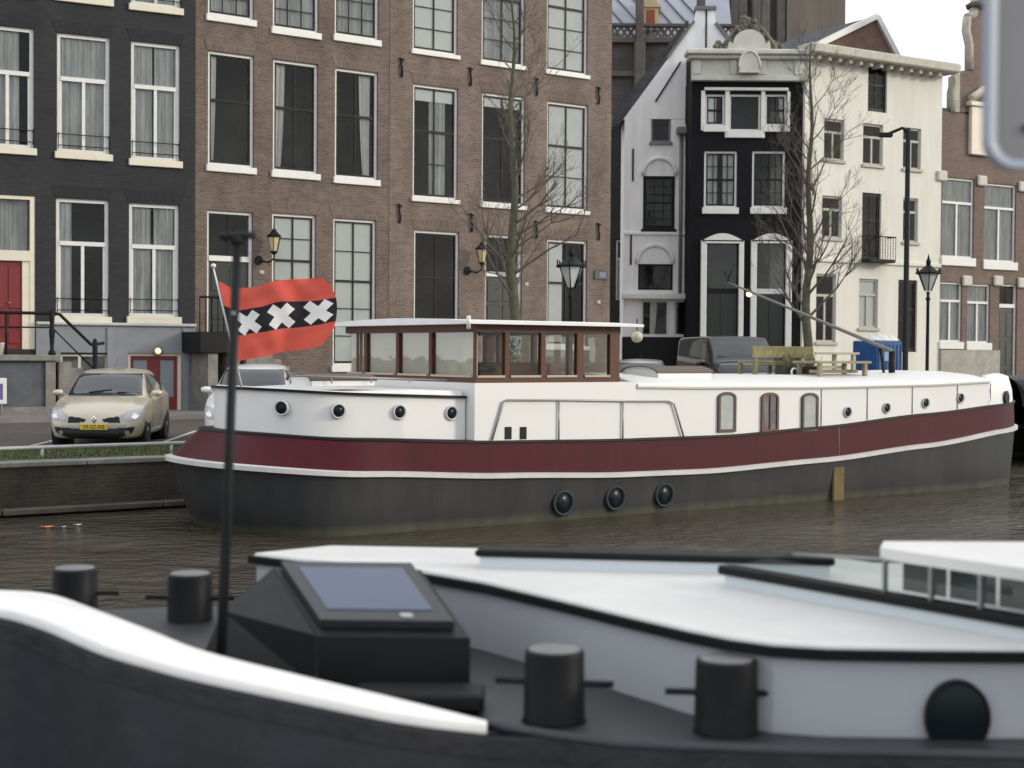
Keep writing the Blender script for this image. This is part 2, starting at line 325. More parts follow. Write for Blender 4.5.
# ------------------------------------------------------------------ houses
class House:
    def __init__(s, name, label, fr, width, height, wallm, depth=9, roofm=None, cat='building', inner=1.6):
        s.fr = fr; s.w = width; s.h = height; s.holes = []; s.m = wallm; s.d = depth; s.inner = inner
        s.root = thing(name, label, cat, tuple(fr.o), fr.deg); s.roofm = roofm
    def rect(s, x0, x1, y0, y1):
        xc = (x0 + x1) / 2; yc = (y0 + y1) / 2
        u0, _ = s.fr.hit(x0, yc); u1, _ = s.fr.hit(x1, yc); _, z1 = s.fr.hit(xc, y0); _, z0 = s.fr.hit(xc, y1)
        return u0, u1, z0, z1
    def finish(s, shell=True, xl=0):
        xs = sorted({xl, s.w} | {a for h in s.holes for a in h[:2]}); zs = sorted({0, s.h} | {a for h in s.holes for a in h[2:4]})
        xs = [x for x in xs if xl <= x <= s.w]; zs = [z for z in zs if 0 <= z <= s.h]
        b = MB()
        for i in range(len(xs) - 1):
            for k in range(len(zs) - 1):
                cx = (xs[i] + xs[i + 1]) / 2; cz = (zs[k] + zs[k + 1]) / 2
                if any(h[0] < cx < h[1] and h[2] < cz < h[3] for h in s.holes): continue
                b.add([(xs[i], 0, zs[k]), (xs[i + 1], 0, zs[k]), (xs[i + 1], 0, zs[k + 1]), (xs[i], 0, zs[k + 1])], [(0, 1, 2, 3)])
        for h in s.holes:
            a, c, z0, z1 = h[:4]; z1 = min(z1, s.h); z0 = max(z0, 0); t = .26
            b.add([(a, 0, z0), (a, t, z0), (a, t, z1), (a, 0, z1)], [(0, 1, 2, 3)]); b.add([(c, 0, z0), (c, 0, z1), (c, t, z1), (c, t, z0)], [(0, 1, 2, 3)])
            b.add([(a, 0, z1), (a, t, z1), (c, t, z1), (c, 0, z1)], [(0, 1, 2, 3)]); b.add([(a, 0, z0), (c, 0, z0), (c, t, z0), (a, t, z0)], [(0, 1, 2, 3)])
        b.add([(xl, 0, 0), (xl, s.d, 0), (xl, s.d, s.h), (xl, 0, s.h)], [(0, 1, 2, 3)]); b.add([(s.w, 0, 0), (s.w, 0, s.h), (s.w, s.d, s.h), (s.w, s.d, 0)], [(0, 1, 2, 3)])
        b.add([(xl, s.d, 0), (s.w, s.d, 0), (s.w, s.d, s.h), (xl, s.d, s.h)], [(0, 1, 2, 3)])
        b.build('wall', s.m, s.root)
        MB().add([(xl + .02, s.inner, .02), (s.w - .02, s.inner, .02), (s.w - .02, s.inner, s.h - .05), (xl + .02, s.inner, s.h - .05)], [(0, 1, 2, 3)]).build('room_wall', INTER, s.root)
        MB().box(xl, s.w, .02, s.d, s.h, s.h + .15).build('roof', s.roofm or BLACK, s.root)
        fl = MB()
        for z in sorted({round(h[2] - .5, 1) for h in s.holes if h[2] > 1.5}):
            pass
    def window(s, rc, style='dark', curtain=None, sill=True, px=True, rail=False, sillh=.2, framem=None, sashm=None, arch=False, name='window'):
        u0, u1, z0, z1 = s.rect(*rc) if px else rc
        if sill: zsill = z0; z0 = z0 + sillh
        s.holes.append((u0, u1, z0, z1, 0))
        W = u1 - u0; H = z1 - z0; y = .085; fw = .105 if style == 'dark' else .085; fm = framem or WHITE; b = MB()
        def bar(x0, x1, a, c, y0=y, y1=y + .07, mi=0): b.box(x0, x1, y0, y1, a, c, mi)
        bar(u0, u0 + fw, z0, z1); bar(u1 - fw, u1, z0, z1); bar(u0 + fw, u1 - fw, z1 - fw, z1); bar(u0 + fw, u1 - fw, z0, z0 + fw * .9)
        a, c, e, g = u0 + fw, u1 - fw, z0 + fw * .9, z1 - fw
        if style == 'dark':
            t = g - (g - e) * .37; bar(a, c, t - .06, t + .06, y - .02, y + .09); xm = (a + c) / 2 - .03; bar(xm, xm + .09, e, t - .06, y - .005, y + .06)
            sw = .045; bar(a, a + sw, e, t - .06, y + .02, y + .07); bar(c - sw, c, e, t - .06, y + .02, y + .07)
        elif style == 'plain': pass
        elif style.startswith('sash'):                 # black sliding sashes: sash:cols:rowsTop:rowsBottom:split
            _, cols, rt, rb, sp = style.split(':'); cols = int(cols); rt = int(rt); rb = int(rb); sp = float(sp); sw = .05
            for x0, x1, p, q in ((a, a + sw, e, g), (c - sw, c, e, g), (a + sw, c - sw, g - sw, g), (a + sw, c - sw, e, e + .07)): bar(x0, x1, p, q, y + .012, y + .065, 1)
            t = g - (g - e) * sp; bar(a + sw, c - sw, t - .035, t + .035, y + .01, y + .067, 1)
            for i in range(1, cols):
                x = a + (c - a) * i / cols; w_ = .028 if cols > 2 else .045; bar(x - w_ / 2, x + w_ / 2, e + .07, t - .035, y + .02, y + .055, 1); bar(x - w_ / 2, x + w_ / 2, t + .035, g - sw, y + .02, y + .055, 1)
            for i in range(1, rt): z = t + (g - t) * i / rt; bar(a + sw, c - sw, z - .013, z + .013, y + .022, y + .053, 1)
            for i in range(1, rb): z = e + (t - e) * i / rb; bar(a + sw, c - sw, z - .013, z + .013, y + .022, y + .053, 1)
        elif style == 'casement':                      # upper light plus two lower lights, painted
            t = g - (g - e) * .3; bar(a, c, t - .05, t + .05, y - .01, y + .08); xm = (a + c) / 2; bar(xm - .045, xm + .045, e, t - .05)
        wo = b.build(name, [fm, sashm or SASH], s.root)
        MB().add([(a, y + .045, e), (c, y + .045, e), (c, y + .045, g), (a, y + .045, g)], [(0, 1, 2, 3)]).build('pane', GLASS, wo)
        if getattr(s, 'lintel', None):
            MB().prism([(u0 - .02, z1 + .003), (u1 + .02, z1 + .003), (u1 + .14, z1 + .36), (u0 - .14, z1 + .36)], -.012, -.002, 'y').build('brick_lintel', s.lintel, wo)
        if sill: MB().bbox(u0 - .07, u1 + .07, -.09, y, zsill, z0, .012).build('sill', CREAM if framem is None and style == 'dark' else fm, wo)
        if rail:
            rb_ = MB()
            for k in (0, 1): rb_.tube([(u0 + .03, -.03, z0 + .18 + k * .32), (u1 - .03, -.03, z0 + .18 + k * .32)], .014, 6)
            for x in (u0 + .03, u1 - .03): rb_.tube([(x, -.03, z0 + .1), (x, -.03, z0 + .55)], .012, 6); rb_.tube([(x, -.03, z0 + .5), (x, y, z0 + .5)], .012, 6)
            rb_.build('guard_rail', IRON, wo)
        for cu in (curtain or []):
            kind, f0, f1 = cu[0], cu[1], cu[2]; x0 = a + (c - a) * f0; x1 = a + (c - a) * f1; h0 = cu[3] if len(cu) > 3 else 0
            zz0 = e + (g - e) * h0; nx = max(6, int((x1 - x0) / .025)); P = []
            for i in range(nx + 1):
                x = x0 + (x1 - x0) * i / nx; r_ = []
                for k in range(9):
                    z = g - (g - zz0) * k / 8; xx = x
                    if kind == 'drape':                # gathered and pulled aside
                        sgn = -1 if f0 < .4 else 1; pull = math.sin(PI * min(1, k / 8 * 1.05)) * .0 + (k / 8) ** 2 * .35
                        xx = (x0 + (x - x0) * (1 - pull)) if sgn < 0 else (x1 - (x1 - x) * (1 - pull))
                    amp = 0 if kind == 'blind' else (.035 if kind != 'sheer' else .025)
                    r_.append((xx, y + (.07 if kind == 'blind' else .11) + amp * math.sin(x * 52 + k * .2 + math.sin(x * 17) * 1.5), z))
                P.append(r_)
            MB().grid(P).build('blind' if kind == 'blind' else 'curtain', {'blind': BLIND, 'sheer': SHEER}.get(kind, CURT), wo)
        return wo, (u0, u1, z0, z1)
    def part(s, mb, name, m): return mb.build(name, m, s.root)
    def anchor(s, px, py, h=.6):
        u, z = s.fr.hit(px, py); b = MB(); b.tube([(u, -.05, z - h / 2), (u + .02, -.06, z - h / 6), (u - .02, -.06, z + h / 6), (u + .01, -.05, z + h / 2)], .035, 6)
        b.tube([(u - .09, -.05, z + h / 2), (u + .08, -.05, z + h / 2 - .04)], .03, 6); b.build('wall_anchor', IRON, s.root)

DKBR = brick('dark_painted_brick', (.028, .029, .032), (.020, .021, .024), (.016, .017, .019), .8, .3, ms=.008)
BRB = brick('brown_brick', (.158, .112, .09), (.096, .068, .056), (.19, .16, .135), .88, .32, ms=.009)
BRB2 = brick('warm_brown_brick', (.19, .135, .108), (.118, .083, .067), (.235, .2, .17), .88, .32, ms=.009)
# --- 1 dark grey house
cdir = Frame(-9.45, 44.1, SZ, 28)
F1 = Frame(*(cdir.o - cdir.u * 12).to_tuple(), 28)
H1 = House('grey_canal_house', 'dark grey painted brick canal house with white sash windows and red front door', F1, 12, 15, DKBR); H1.lintel = brick('dark_lintel_course', (.019, .02, .022), (.012, .013, .015), (.01, .011, .012), .8, .2, w=.07, h=.24, ms=.009)
sh = [('sheer', 0, .48), ('sheer', .52, 1)]
for (x0, x1, yt, yb, cu) in ((57, 110, 35, 160, [('sheer', 0, 1)]), (131, 180, 43, 167, [('sheer', 0, .46), ('sheer', .5, 1)]), (-20, 34, 26, 154, [('sheer', 0, .78)]),
                          (57, 111, -112, 4, sh), (131, 181, -100, 13, sh), (-20, 34, -120, -4, sh),
                          (56, 109, 199, 323.5, [('sheer', 0, .28)]), (129, 179, 204, 323.5, [('sheer', 0, .45), ('sheer', .52, 1)])):
    H1.window((x0, x1, yt, yb), 'dark', cu, rail=True)
for k in range(2):
    for (yt, yb) in ((199, 323.5), (35, 160), (-112, 4)):
        pass
# front door with toplight
u0, u1, z0, z1 = H1.rect(-22, 35, 195, 349)
_, zt = F1.hit(5, 250); _, zd = F1.hit(5, 256)
H1.holes.append((u0, u1, z0, z1, 0))
door = MB(); door.box(u0, u0 + .13, .02, .2, z0, z1); door.box(u1 - .13, u1, .02, .2, z0, z1); door.box(u0 + .13, u1 - .13, .02, .2, z1 - .1, z1); door.box(u0 + .13, u1 - .13, -.02, .2, zd - .12, zt)
door.box(u1 - .34, u1 - .13, .04, .2, z0, zd - .12); door.box(u0 + .13, u0 + .34, .04, .2, z0, zd - .12)
do = door.build('front_door', CREAM, H1.root)
lf = MB(); a, c = u0 + .34, u1 - .34; lf.box(a, c, .1, .15, z0, zd - .12)
for i in (0, 1):
    for (q0, q1) in ((.06, .2), (.24, .42), (.46, .94)):
        x0 = a + (c - a) * (i * .5 + .07); x1 = a + (c - a) * (i * .5 + .43); h_ = zd - .12 - z0
        lf.bbox(x0, x1, .07, .1, z0 + h_ * q0, z0 + h_ * q1, .012)
lf.build('door_leaf', REDDOOR, do)
MB().add([(a - .2, .13, zt), (c + .2, .13, zt), (c + .2, .13, z1 - .1), (a - .2, .13, z1 - .1)], [(0, 1, 2, 3)]).build('pane', GLASS, do)
P = [[(a - .2 + (c - a + .4) * i / 50, .3 + .03 * math.sin(i * 1.4), z) for z in (zt, z1 - .1)] for i in range(51)]
MB().grid(P).build('curtain', SHEER, do)
MB().lathe([(.03, 0), (.035, .03), (.02, .05)], 10, T((a + c) / 2 + .08, .07, z0 + 1.3) @ RX(90)).build('door_knob', mat('brass', (.5, .36, .12), .3, 1), do)
# plinth in light grey plaster
PL = mat('grey_plaster', (.235, .245, .27), .7, noise=.12, nscale=1.5)
_, zp = F1.hit(120, 326); _, zq = F1.hit(150, 355)
ud0, ud1, zd0, zd1 = H1.rect(127, 181, 353, 412)
ub0, ub1, zb0, zb1 = H1.rect(60, 108, 354, 392)
H1.holes.append((ud0, ud1, 0, zd1, 0)); H1.holes.append((ub0, ub1, zb0, zb1, 0))
pb = MB(); y0 = -.1
xs = [u1 + .02, ub0, ub1, ud0, ud1, 12]
pb.box(xs[0], 12, y0, -.003, zd1, zp); pb.box(ub1, ud0, y0, -.003, .003, zd1); pb.box(ud1, 12, y0, -.003, .003, zd1); pb.box(xs[0], ub0, y0, -.003, .003, zd1); pb.box(ub0, ub1, y0, -.003, .003, zb0)
ua, _ = F1.hit(108, 370); ub, _ = F1.hit(112, 370)
pb.box(ub1 - .05, ub1 + .14, y0 - .05, y0 - .003, .003, zp - .06); pb.box(ud1 + .02, ud1 + .2, y0 - .05, y0 - .003, .003, zp - .06)
H1.part(pb, 'plinth', PL)
H1.part(MB().bbox(xs[0], 12, y0 - .09, .0, zp + .003, zp + .09, .02), 'string_course', mat('pale_stone', (.5, .5, .47), .7, noise=.1))
bd = MB(); bd.box(ud0, ud0 + .1, .0, .14, 0, zd1); bd.box(ud1 - .1, ud1, .0, .14, 0, zd1); bd.box(ud0 + .1, ud1 - .1, 0, .14, zd1 - .09, zd1)
bo = bd.build('basement_door', CREAM, H1.root)
a, c, g = ud0 + .1, ud1 - .1, zd1 - .09; xm = (a + c) / 2; dl = MB()
for (x0, x1) in ((a, xm - .09), (xm + .09, c)):
    dl.box(x0, x0 + .1, .06, .1, .02, g); dl.box(x1 - .1, x1, .06, .1, .02, g); dl.box(x0 + .1, x1 - .1, .06, .1, .02, .5); dl.box(x0 + .1, x1 - .1, .06, .1, g - .12, g)
dl.box(xm - .088, xm + .088, .05, .11, .02, g)
dl.build('door_leaf', REDDOOR, bo)
MB().box(a + .08, c - .08, .085, .09, .3, g - .1).build('pane', mat('milky_glass', (.25, .29, .32), .15), bo)
# basement window
wb = MB(); wb.box(ub0, ub1, .05, .11, zb0, zb0 + .07); wb.box(ub0, ub1, .05, .11, zb1 - .07, zb1)
for x in (ub0, (ub0 * .62 + ub1 * .38), (ub0 * .3 + ub1 * .7), ub1 - .08): wb.box(x, x + .08, .048, .112, zb0 + .07, zb1 - .07)
wo = wb.build('basement_window', CREAM, H1.root); MB().box(ub0, ub1, .09, .094, zb0, zb1).build('pane', GLASS, wo); MB().box(ub0, ub1, .3, .31, zb0, zb1).build('curtain', SHEER, wo)
H1.finish()
# lamp over basement door
u, z = F1.hit(158, 351, -.15); lp = thing('bulkhead_lamp', 'small lit round lamp above the red basement door', 'lamp', tuple(F1.w(u, -.15, z)), 28)
MB().lathe([(.13, 0), (.14, .03), (.11, .06)], 16, RX(90) @ T(0, 0, -.05)).build('base', mat('brass', (.5, .36, .12), .3, 1), lp)
lm = bpy.data.materials.new('lamp_glow'); nt, N, L = nodes(lm); N['Principled BSDF'].inputs['Emission Color'].default_value = (1, .85, .6, 1); N['Principled BSDF'].inputs['Emission Strength'].default_value = .9
MB().lathe([(.085, 0), (.08, .04), (.05, .07), (.01, .09)], 14, RX(90)).build('globe', lm, lp)

# stoop of the grey house
def fpt(fr, px, py, v): u, z = fr.hit(px, py, v); return (u, v, z)
st = thing('front_stoop', 'raised stone stoop with iron railing before the red front door', 'stoop', tuple(F1.o), 28)
v0 = -1.9
ur, zt_ = F1.hit(60, 358, v0); ul = F1.hit(-60, 358, v0)[0]; zst = F1.hit(30, 355, v0)[1]
MB().bbox(ul, ur, v0 - .05, -.02, zst - .16, zst, .02).build('landing', STONE, st)
up = F1.hit(46, 390, v0)[0]; un = F1.hit(56, 390, v0)[0]
MB().box(ul, up - .02, v0 + .12, -.12, 0, zst - .17).build('panel', mat('blue_grey_plaster', (.10, .11, .125), .8, noise=.2), st)
MB().box(up, un, v0 + .04, -.12, 0, zst - .165).box(ul, up - .003, v0 + .04, v0 + .117, 0, .32).build('pier', STONE, st)
stp = MB()
for k in range(6):
    stp.bbox(ur - .02 + k * .3, ur + .33 + k * .3, v0 + .1, -.5, 0, zst - .17 * (k + 1) - .02, .02)
stp.build('steps', STONE, st)
rb = MB(); vr = v0 + .1
pA = Vector(fpt(F1, 52, 352, vr)); pB = Vector((pA.x, vr, F1.hit(52, 309, vr)[1])); pA.z = zst
pC = Vector(fpt(F1, 95, 343, vr)); pD = Vector((pC.x, vr, .2)); 
top = [(ul, vr, pB.z - .12), (pB.x, vr, pB.z - .12), (pB.x + .2, vr, pB.z - .14), (pC.x - .1, vr, pC.z - .05), (pC.x + .25, vr, pC.z)]
rb.tube(top, .045, 8); rb.tube([(ul, vr, zst + .75), (pB.x, vr, zst + .75), (pC.x, vr, pC.z - .75)], .022, 6)
for p, q in ((pA, pB), (pD, pC + Vector((0, 0, .12)))):
    h = q.z - p.z; rb.lathe([(.1, 0), (.1, .08), (.05, .15), (.06, h * .3), (.085, h * .5), (.055, h * .62), (.07, h * .8), (.075, h * .95), (.03, h)], 12, Matrix.Translation(p))
for k in range(2): x = pB.x - 1.2 - k * 1.4; rb.tube([(x, vr, zst), (x, vr, pB.z - .12)], .03, 6)
rb.build('railing', IRON, st)
# potted plant on landing
u, z = F1.hit(-2, 345, v0 + .4); pt = thing('potted_plant', 'small leafy plant in a white pot on the stone stoop', 'plant', tuple(F1.w(u, v0 + .4, zst)), 28)
MB().lathe([(.12, 0), (.17, .3), (.19, .32), (.16, .33)], 14).build('pot', WHITE, pt)
lv = MB()
for i in range(140):
    a = rnd.uniform(0, 2 * PI); el = rnd.uniform(.2, 1.4); r_ = rnd.uniform(.1, .4); p = Vector((math.cos(a) * math.cos(el) * r_, math.sin(a) * math.cos(el) * r_, .33 + math.sin(el) * r_))
    q = Vector((rnd.uniform(-.04, .04), rnd.uniform(-.04, .04), rnd.uniform(-.04, .04))); lv.add([p, p + q, p + q.cross(Vector((.6, .3, .7))) * .6 + q * .5], [(0, 1, 2)])
lv.build('leaves', mat('plant_leaf', (.12, .12, .04), .8), pt)
# notice board left edge
u, z0_ = F1.hit(2, 404, v0 - .1); z1_ = F1.hit(2, 378, v0 - .1)[1]
nb = thing('notice_board', 'narrow white notice board with purple figure beside the stoop', 'sign', tuple(F1.w(u - .3, v0 - .1, 0)), 28)
MB().bbox(-.35, .42, -.02, .02, z0_, z1_, .008).build('board', WHITE, nb); MB().box(.1, .32, -.026, -.022, z0_ + .12, z1_ - .15).build('poster', mat('purple_print', (.12, .08, .25), .5, noise=.6, nscale=9), nb)
MB().tube([(-.2, .04, 0), (-.2, .04, z1_ - .02)], .025, 6).tube([(.3, .04, 0), (.3, .04, z1_ - .02)], .025, 6).build('post', GALV, nb)

# --- 2 middle brown house
F2 = Frame(-9.45, 44.1, SZ, 35)
H2 = House('brown_brick_house', 'brown brick canal house with white sills, three bays beside the grey house', F2, 6.62, 15, BRB); H2.lintel = brick('brick_lintel_course', (.17, .12, .095), (.11, .078, .064), (.2, .17, .145), .88, .25, w=.07, h=.24, ms=.009)
S1 = 'sash:2:1:1:.42'
H2.window((208, 254, 53, 173), 'sash:1:1:1:.42', [('drape', 0, .2)]); H2.window((273, 318, 61.5, 179), S1, [('drape', 0, .3)]); H2.window((335, 378, 70, 185), S1, [('drape', .62, .92), ('blind', 0, .5, .0)][:1])
for x0, x1, yt, yb in ((208, 254, -82, 24), (273, 319, -72, 37), (335, 379, -62, 44)): H2.window((x0, x1, yt, yb), 'sash:3:2:3:.45', [('sheer', 0, 1)])
H2.window((272, 316, 214, 330), 'sash:2:2:3:.42', [('blind', 0, 1)]); H2.window((333, 376, 219, 372), 'sash:2:2:3:.42', [('blind', 0, 1)])
def housedoor(H, x0, x1, yt, ytr, yb, leafm, zfloor=None, cream=False):
    u0, u1, z0, z1 = H.rect(x0, x1, yt, yb); zt = H.fr.hit((x0 + x1) / 2, ytr)[1]
    if zfloor is not None: z0 = zfloor
    H.holes.append((u0, u1, z0, z1, 0)); b = MB(); f = .09
    b.box(u0, u0 + f, .1, .2, z0, z1); b.box(u1 - f, u1, .1, .2, z0, z1); b.box(u0 + f, u1 - f, .1, .2, z1 - f, z1); b.box(u0 + f, u1 - f, .07, .2, zt - .16, zt)
    o = b.build('front_door', WHITE, H.root); l = MB(); l.box(u0 + f, u1 - f, .15, .19, z0, zt - .16)
    for q0, q1 in ((.05, .3), (.36, .62), (.67, .95)):
        for i in (0, 1):
            w_ = u1 - u0 - 2 * f; h_ = zt - .16 - z0; l.bbox(u0 + f + w_ * (.08 + i * .46), u0 + f + w_ * (.46 + i * .46), .13, .15, z0 + h_ * q0, z0 + h_ * q1, .01)
    l.build('door_leaf', leafm, o)
    MB().add([(u0 + f, .16, zt), (u1 - f, .16, zt), (u1 - f, .16, z1 - f), (u0 + f, .16, z1 - f)], [(0, 1, 2, 3)]).build('pane', GLASS, o)
    MB().box((u0 + u1) / 2 - .02, (u0 + u1) / 2 + .02, .14, .17, zt, z1 - f).build('mullion', SASH, o)
    return o, (u0, u1, z0, z1)
GRN = mat('dark_door_paint', (.012, .016, .014), .35)
housedoor(H2, 207, 253, 211, 256, 352, GRN, cream=False)
H2.finish()
# black stoop balcony
zf = F2.hit(230, 332, -1.4)[1]; a = F2.hit(200, 345, -1.4)[0]; c = F2.hit(232, 345, -1.4)[0]; zb_ = F2.hit(215, 353, -1.4)[1]
sb = thing('black_stoop', 'black panelled landing with iron rail before the brown house door', 'stoop', tuple(F2.o), 35)
MB().bbox(a, c + .5, -1.4, -.02, zb_, zf, .02).build('landing', BLACK, sb)
k = MB(); k.tube([(a, -1.38, zf + 1.0), (c + .5, -1.38, zf + 1.0)], .03, 6)
for i in range(9): x = a + (c + .5 - a) * i / 8; k.tube([(x, -1.38, zf), (x, -1.38, zf + 1.0)], .016, 6)
k.build('railing', IRON, sb)
k = MB(); k.box(a + .3, a + .6, -1.3, -.1, 0, zb_ - .003); k.box(c, c + .3, -1.3, -.1, 0, zb_ - .003); k.build('pier', STONE, sb)
k = MB()
for i in range(7): k.bbox(c + .5 + i * .28, c + .8 + i * .28, -1.3, -.1, 0, zf - .2 * (i + 1), .015)
k.build('steps', STONE, sb)

# --- 3 right brown house
F3 = Frame(*F2.w(6.64, 0).to_tuple(), 34.5)
W3 = F3.hit(611, 150)[0]
H3 = House('wide_brick_house', 'warm brown brick canal house with wall anchors at the alley corner', F3, W3, 15, BRB2); H3.lintel = H2.lintel
for x0, x1, yt, yb, cu, stl in ((413, 458, -62, 57, [('blind', 0, 1)], 'sash:2:2:3:.42'), (482, 525, -50, 68, [('sheer', 0, 1)], 'sash:2:2:3:.42'), (547, 588, -40, 77, [('blind', 0, 1)], 'sash:2:2:3:.42'),  # full-width white blinds here stand in for bright sky mirrored in the panes
                           (413, 458, 86, 203, [('blind', 0, 1, .88), ('sheer', .4, .8)], 'sash:2:1:2:.4'), (482, 525, 94.5, 209, [('blind', 0, 1, .9)], 'sash:2:1:2:.4'), (547, 588, 103, 214, [('blind', 0, 1)], 'sash:2:1:2:.4'),
                           (414, 459, 231, 345, [], 'sash:2:1:1:.42'), (547, 587, 240, 350, [('blind', 0, .42, .0)], 'sash:2:1:1:.4')):
    H3.window((x0, x1, yt, yb), stl, cu, sillh=.14)
housedoor(H3, 485, 522, 235, 272, 352, GRN)
for x, y in ((401, 68), (470, 77), (536, 87), (598, 96), (399, 214), (471, 223), (536, 230), (598, 232)): H3.anchor(x, y)
H3.finish()
u, z = F3.hit(601, 275, -.03)
ns = thing('street_sign', 'small dark street name plate at the brick corner', 'sign', tuple(F3.w(u, -.03, z)), 34.5)
MB().bbox(-.3, .3, -.02, .02, -.16, .16, .006).build('plate', mat('sign_dark', (.015, .02, .035), .4), ns); MB().box(-.08, .2, -.026, -.022, -.09, .1).build('panel', mat('sign_blue_grey', (.12, .15, .24), .4, noise=.4, nscale=20), ns)
for fr, px, py, lab in ((F2, 262, 272, 'white oval house number plate beside the brown house door'), (F3, 599, 302, 'white oval plate below the street name sign'), (F3, 527, 284, 'white oval number plate right of the black glazed door')):
    u, z = fr.hit(px, py, -.02); o = MB().lathe([(.085, 0), (.085, .012), (.075, .018)], 16, RX(90) @ Matrix.Diagonal((1, .75, 1, 1))).build('number_plate', mat('enamel_plate', (.42, .41, .38), .5), None, tuple(fr.w(u, -.005, z)), (0, 0, R(fr.deg))); tag(o, lab, 'plate')
# wall lanterns
def lantern(fr, px, py, lab):
    u, z = fr.hit(px, py, -.45); t = thing('wall_lantern', lab, 'lantern', tuple(fr.w(u, -.45, z)), fr.deg, 'wall lanterns on the brown houses')
    gl = MB().lathe([(.11, -.28), (.2, .14)], 6, smooth=False, cap=True); gl.build('glass', mat('lantern_glass', (.62, .52, .3), .25), t)
    b = MB(); b.lathe([(.22, .14), (.23, .18), (.1, .3), (.08, .36), (.03, .4), (.015, .55)], 8, smooth=False); b.lathe([(.05, -.38), (.12, -.31), (.12, -.27)], 6, smooth=False)
    for j in range(6): a_ = 2 * PI * j / 6; b.tube([(.112 * math.cos(a_), .112 * math.sin(a_), -.28), (.202 * math.cos(a_), .202 * math.sin(a_), .14)], .012, 5)
    b.build('cap', IRON, t)
    MB().tube([(0, 0, -.34), (0, .0, -.5), (-.1, .15, -.62), (-.3, .42, -.55)], .03, 6).lathe([(.14, 0), (.14, .05)], 10, T(-.3, .44, -.55) @ RX(90)).build('bracket', IRON, t)
lantern(F2, 274, 242, 'black and amber wall lantern beside the brown house door near the flag')
lantern(F3, 482, 254, 'black wall lantern left of the door behind the bare tree')

# --- alley dark building
F0 = Frame(atY(606, 300, 66).x, 66, SZ, 0); p = F0.hit(627, 200)[0]; h = F0.hit(618, 121)[1]
HA = House('alley_house', 'narrow dark house with white ledge at the back of the alley', F0, p, h, mat('alley_render', (.03, .03, .032), .8, noise=.3), depth=5)
HA.window((616, 624, 240, 300), 'casement', [], sill=False); HA.finish()
HA.part(MB().bbox(-.2, p + .1, -.25, .1, h - .12, h + .1, .02), 'eaves', WHITE)

# --- 4 white gable house, faces the viewer
YW = 60.
F4 = Frame(atY(623.5, 300, YW).x, YW, SZ, 0)
uW = F4.hit(790, 200)[0]; zE = F4.hit(630, 119)[1]
PW = mat('white_plaster', (.9, .9, .9), .75, noise=.12, nscale=1.3, streak=1.6)
H4 = House('white_gable_house', 'white plastered house with tall spout gable at the alley mouth', F4, uW, zE, PW, depth=2)
SG = 'sash:3:3:3:.5'
H4.window((651, 671, 113, 145), 'plain', [], framem=mat('grey_frame', (.2, .2, .2), .6), sillh=.12)
H4.window((643, 675, 176, 232), SG, [], framem=BLACK, sillh=.12); H4.window((638, 673, 264, 290), 'plain', [], framem=BLACK, sill=False)
H4.window((641, 669, 300, 336), 'plain', [('drape', .3, .6)], sill=False); H4.window((674, 688, 300, 336), 'plain', [], sill=False)
def gp(px, py): return F4.hit(px, py)
gpoly = [gp(623.5, 119), gp(790, 119), gp(728, 42), gp(716, 26), gp(714.5, 10), gp(696.5, 10), gp(695, 22)]
H4.part(MB().prism(gpoly, 0.0, .35, 'y'), 'gable', PW)
CPM = mat('gable_coping', (.16, .165, .175), .8, noise=.2)
def capb(a, b, hgt=.18, d0=-.12, d1=.45):
    cp = MB()
    a = Vector((a[0], 0, a[1])); b = Vector((b[0], 0, b[1])); d = (b - a).normalized(); n_ = Vector((-d.z, 0, d.x)); 
    if n_.z < 0: n_ = -n_
    vs_ = [p_ + n_ * h_ + Vector((0, y_, 0)) for p_ in (a, b) for y_ in (d0, d1) for h_ in (.0, hgt)]
    cp.add(vs_, [(0, 1, 3, 2), (4, 6, 7, 5), (0, 4, 5, 1), (2, 3, 7, 6), (0, 2, 6, 4), (1, 5, 7, 3)]); H4.part(cp, 'coping', CPM)
capb(gp(695, 10), gp(716, 10), .14); capb(gp(714.5, 24), gp(729, 43), .12); capb(gp(695, 22), gp(668, 59), .1)
# slate roof slope behind the left gable edge
aL, zL = gp(621, 122); aT, zT = gp(690, 20)
sr = MB().prism([(aL - .35, zL - .12), (aL, zL - .02), (aT, zT), (aT - .06, zT + .08), (aL - .3, zL + .4)],   .36, 2, 'y')
H4.part(sr, 'tiled_roof', mat('dark_tiles', (.06, .062, .068), .8, noise=.4, nscale=4, bump=.5, bscale=8))
def archpoly(x0, x1, yb, yt, n=12):
    cx = (x0 + x1) / 2; out = []
    for i in range(n + 1):
        a = PI - PI * i / n; out.append((cx + (x1 - x0) / 2 * math.cos(a), yb + (yt - yb) * math.sin(a)))
    return out
for x0, x1, yb, yt in ((643, 676, 175, 158), (637, 673, 263, 245)):
    ap = [gp(*q) for q in archpoly(x0, x1, yb, yt)]; ar = MB(); ar.tube([(u_, -.05, z_) for u_, z_ in ap], .09, 6); H4.part(ar, 'arch_moulding', PW)
b = MB()
for px, py, l_ in ((706, 28, 1.6), (633, 165, 1.3), (631, 250, 1.2), (686, 105, 1.5)):
    u, z = gp(px, py); H4.part(MB().tube([(u, -.06, z - l_ / 2), (u, -.06, z + l_ / 2)], .035, 5), 'wall_anchor', IRON)
u, z = gp(668, 82); H4.part(MB().tube([(u - .5, -.06, z - .8), (u + .5, -.06, z + .8)], .035, 5), 'wall_anchor', IRON)
ya, zs_ = gp(660, 232); 
H4.part(MB().bbox(0, gp(690, 232)[0], -.1, -.003, zs_ - .12, zs_ - .0, .02), 'string_course', PW)
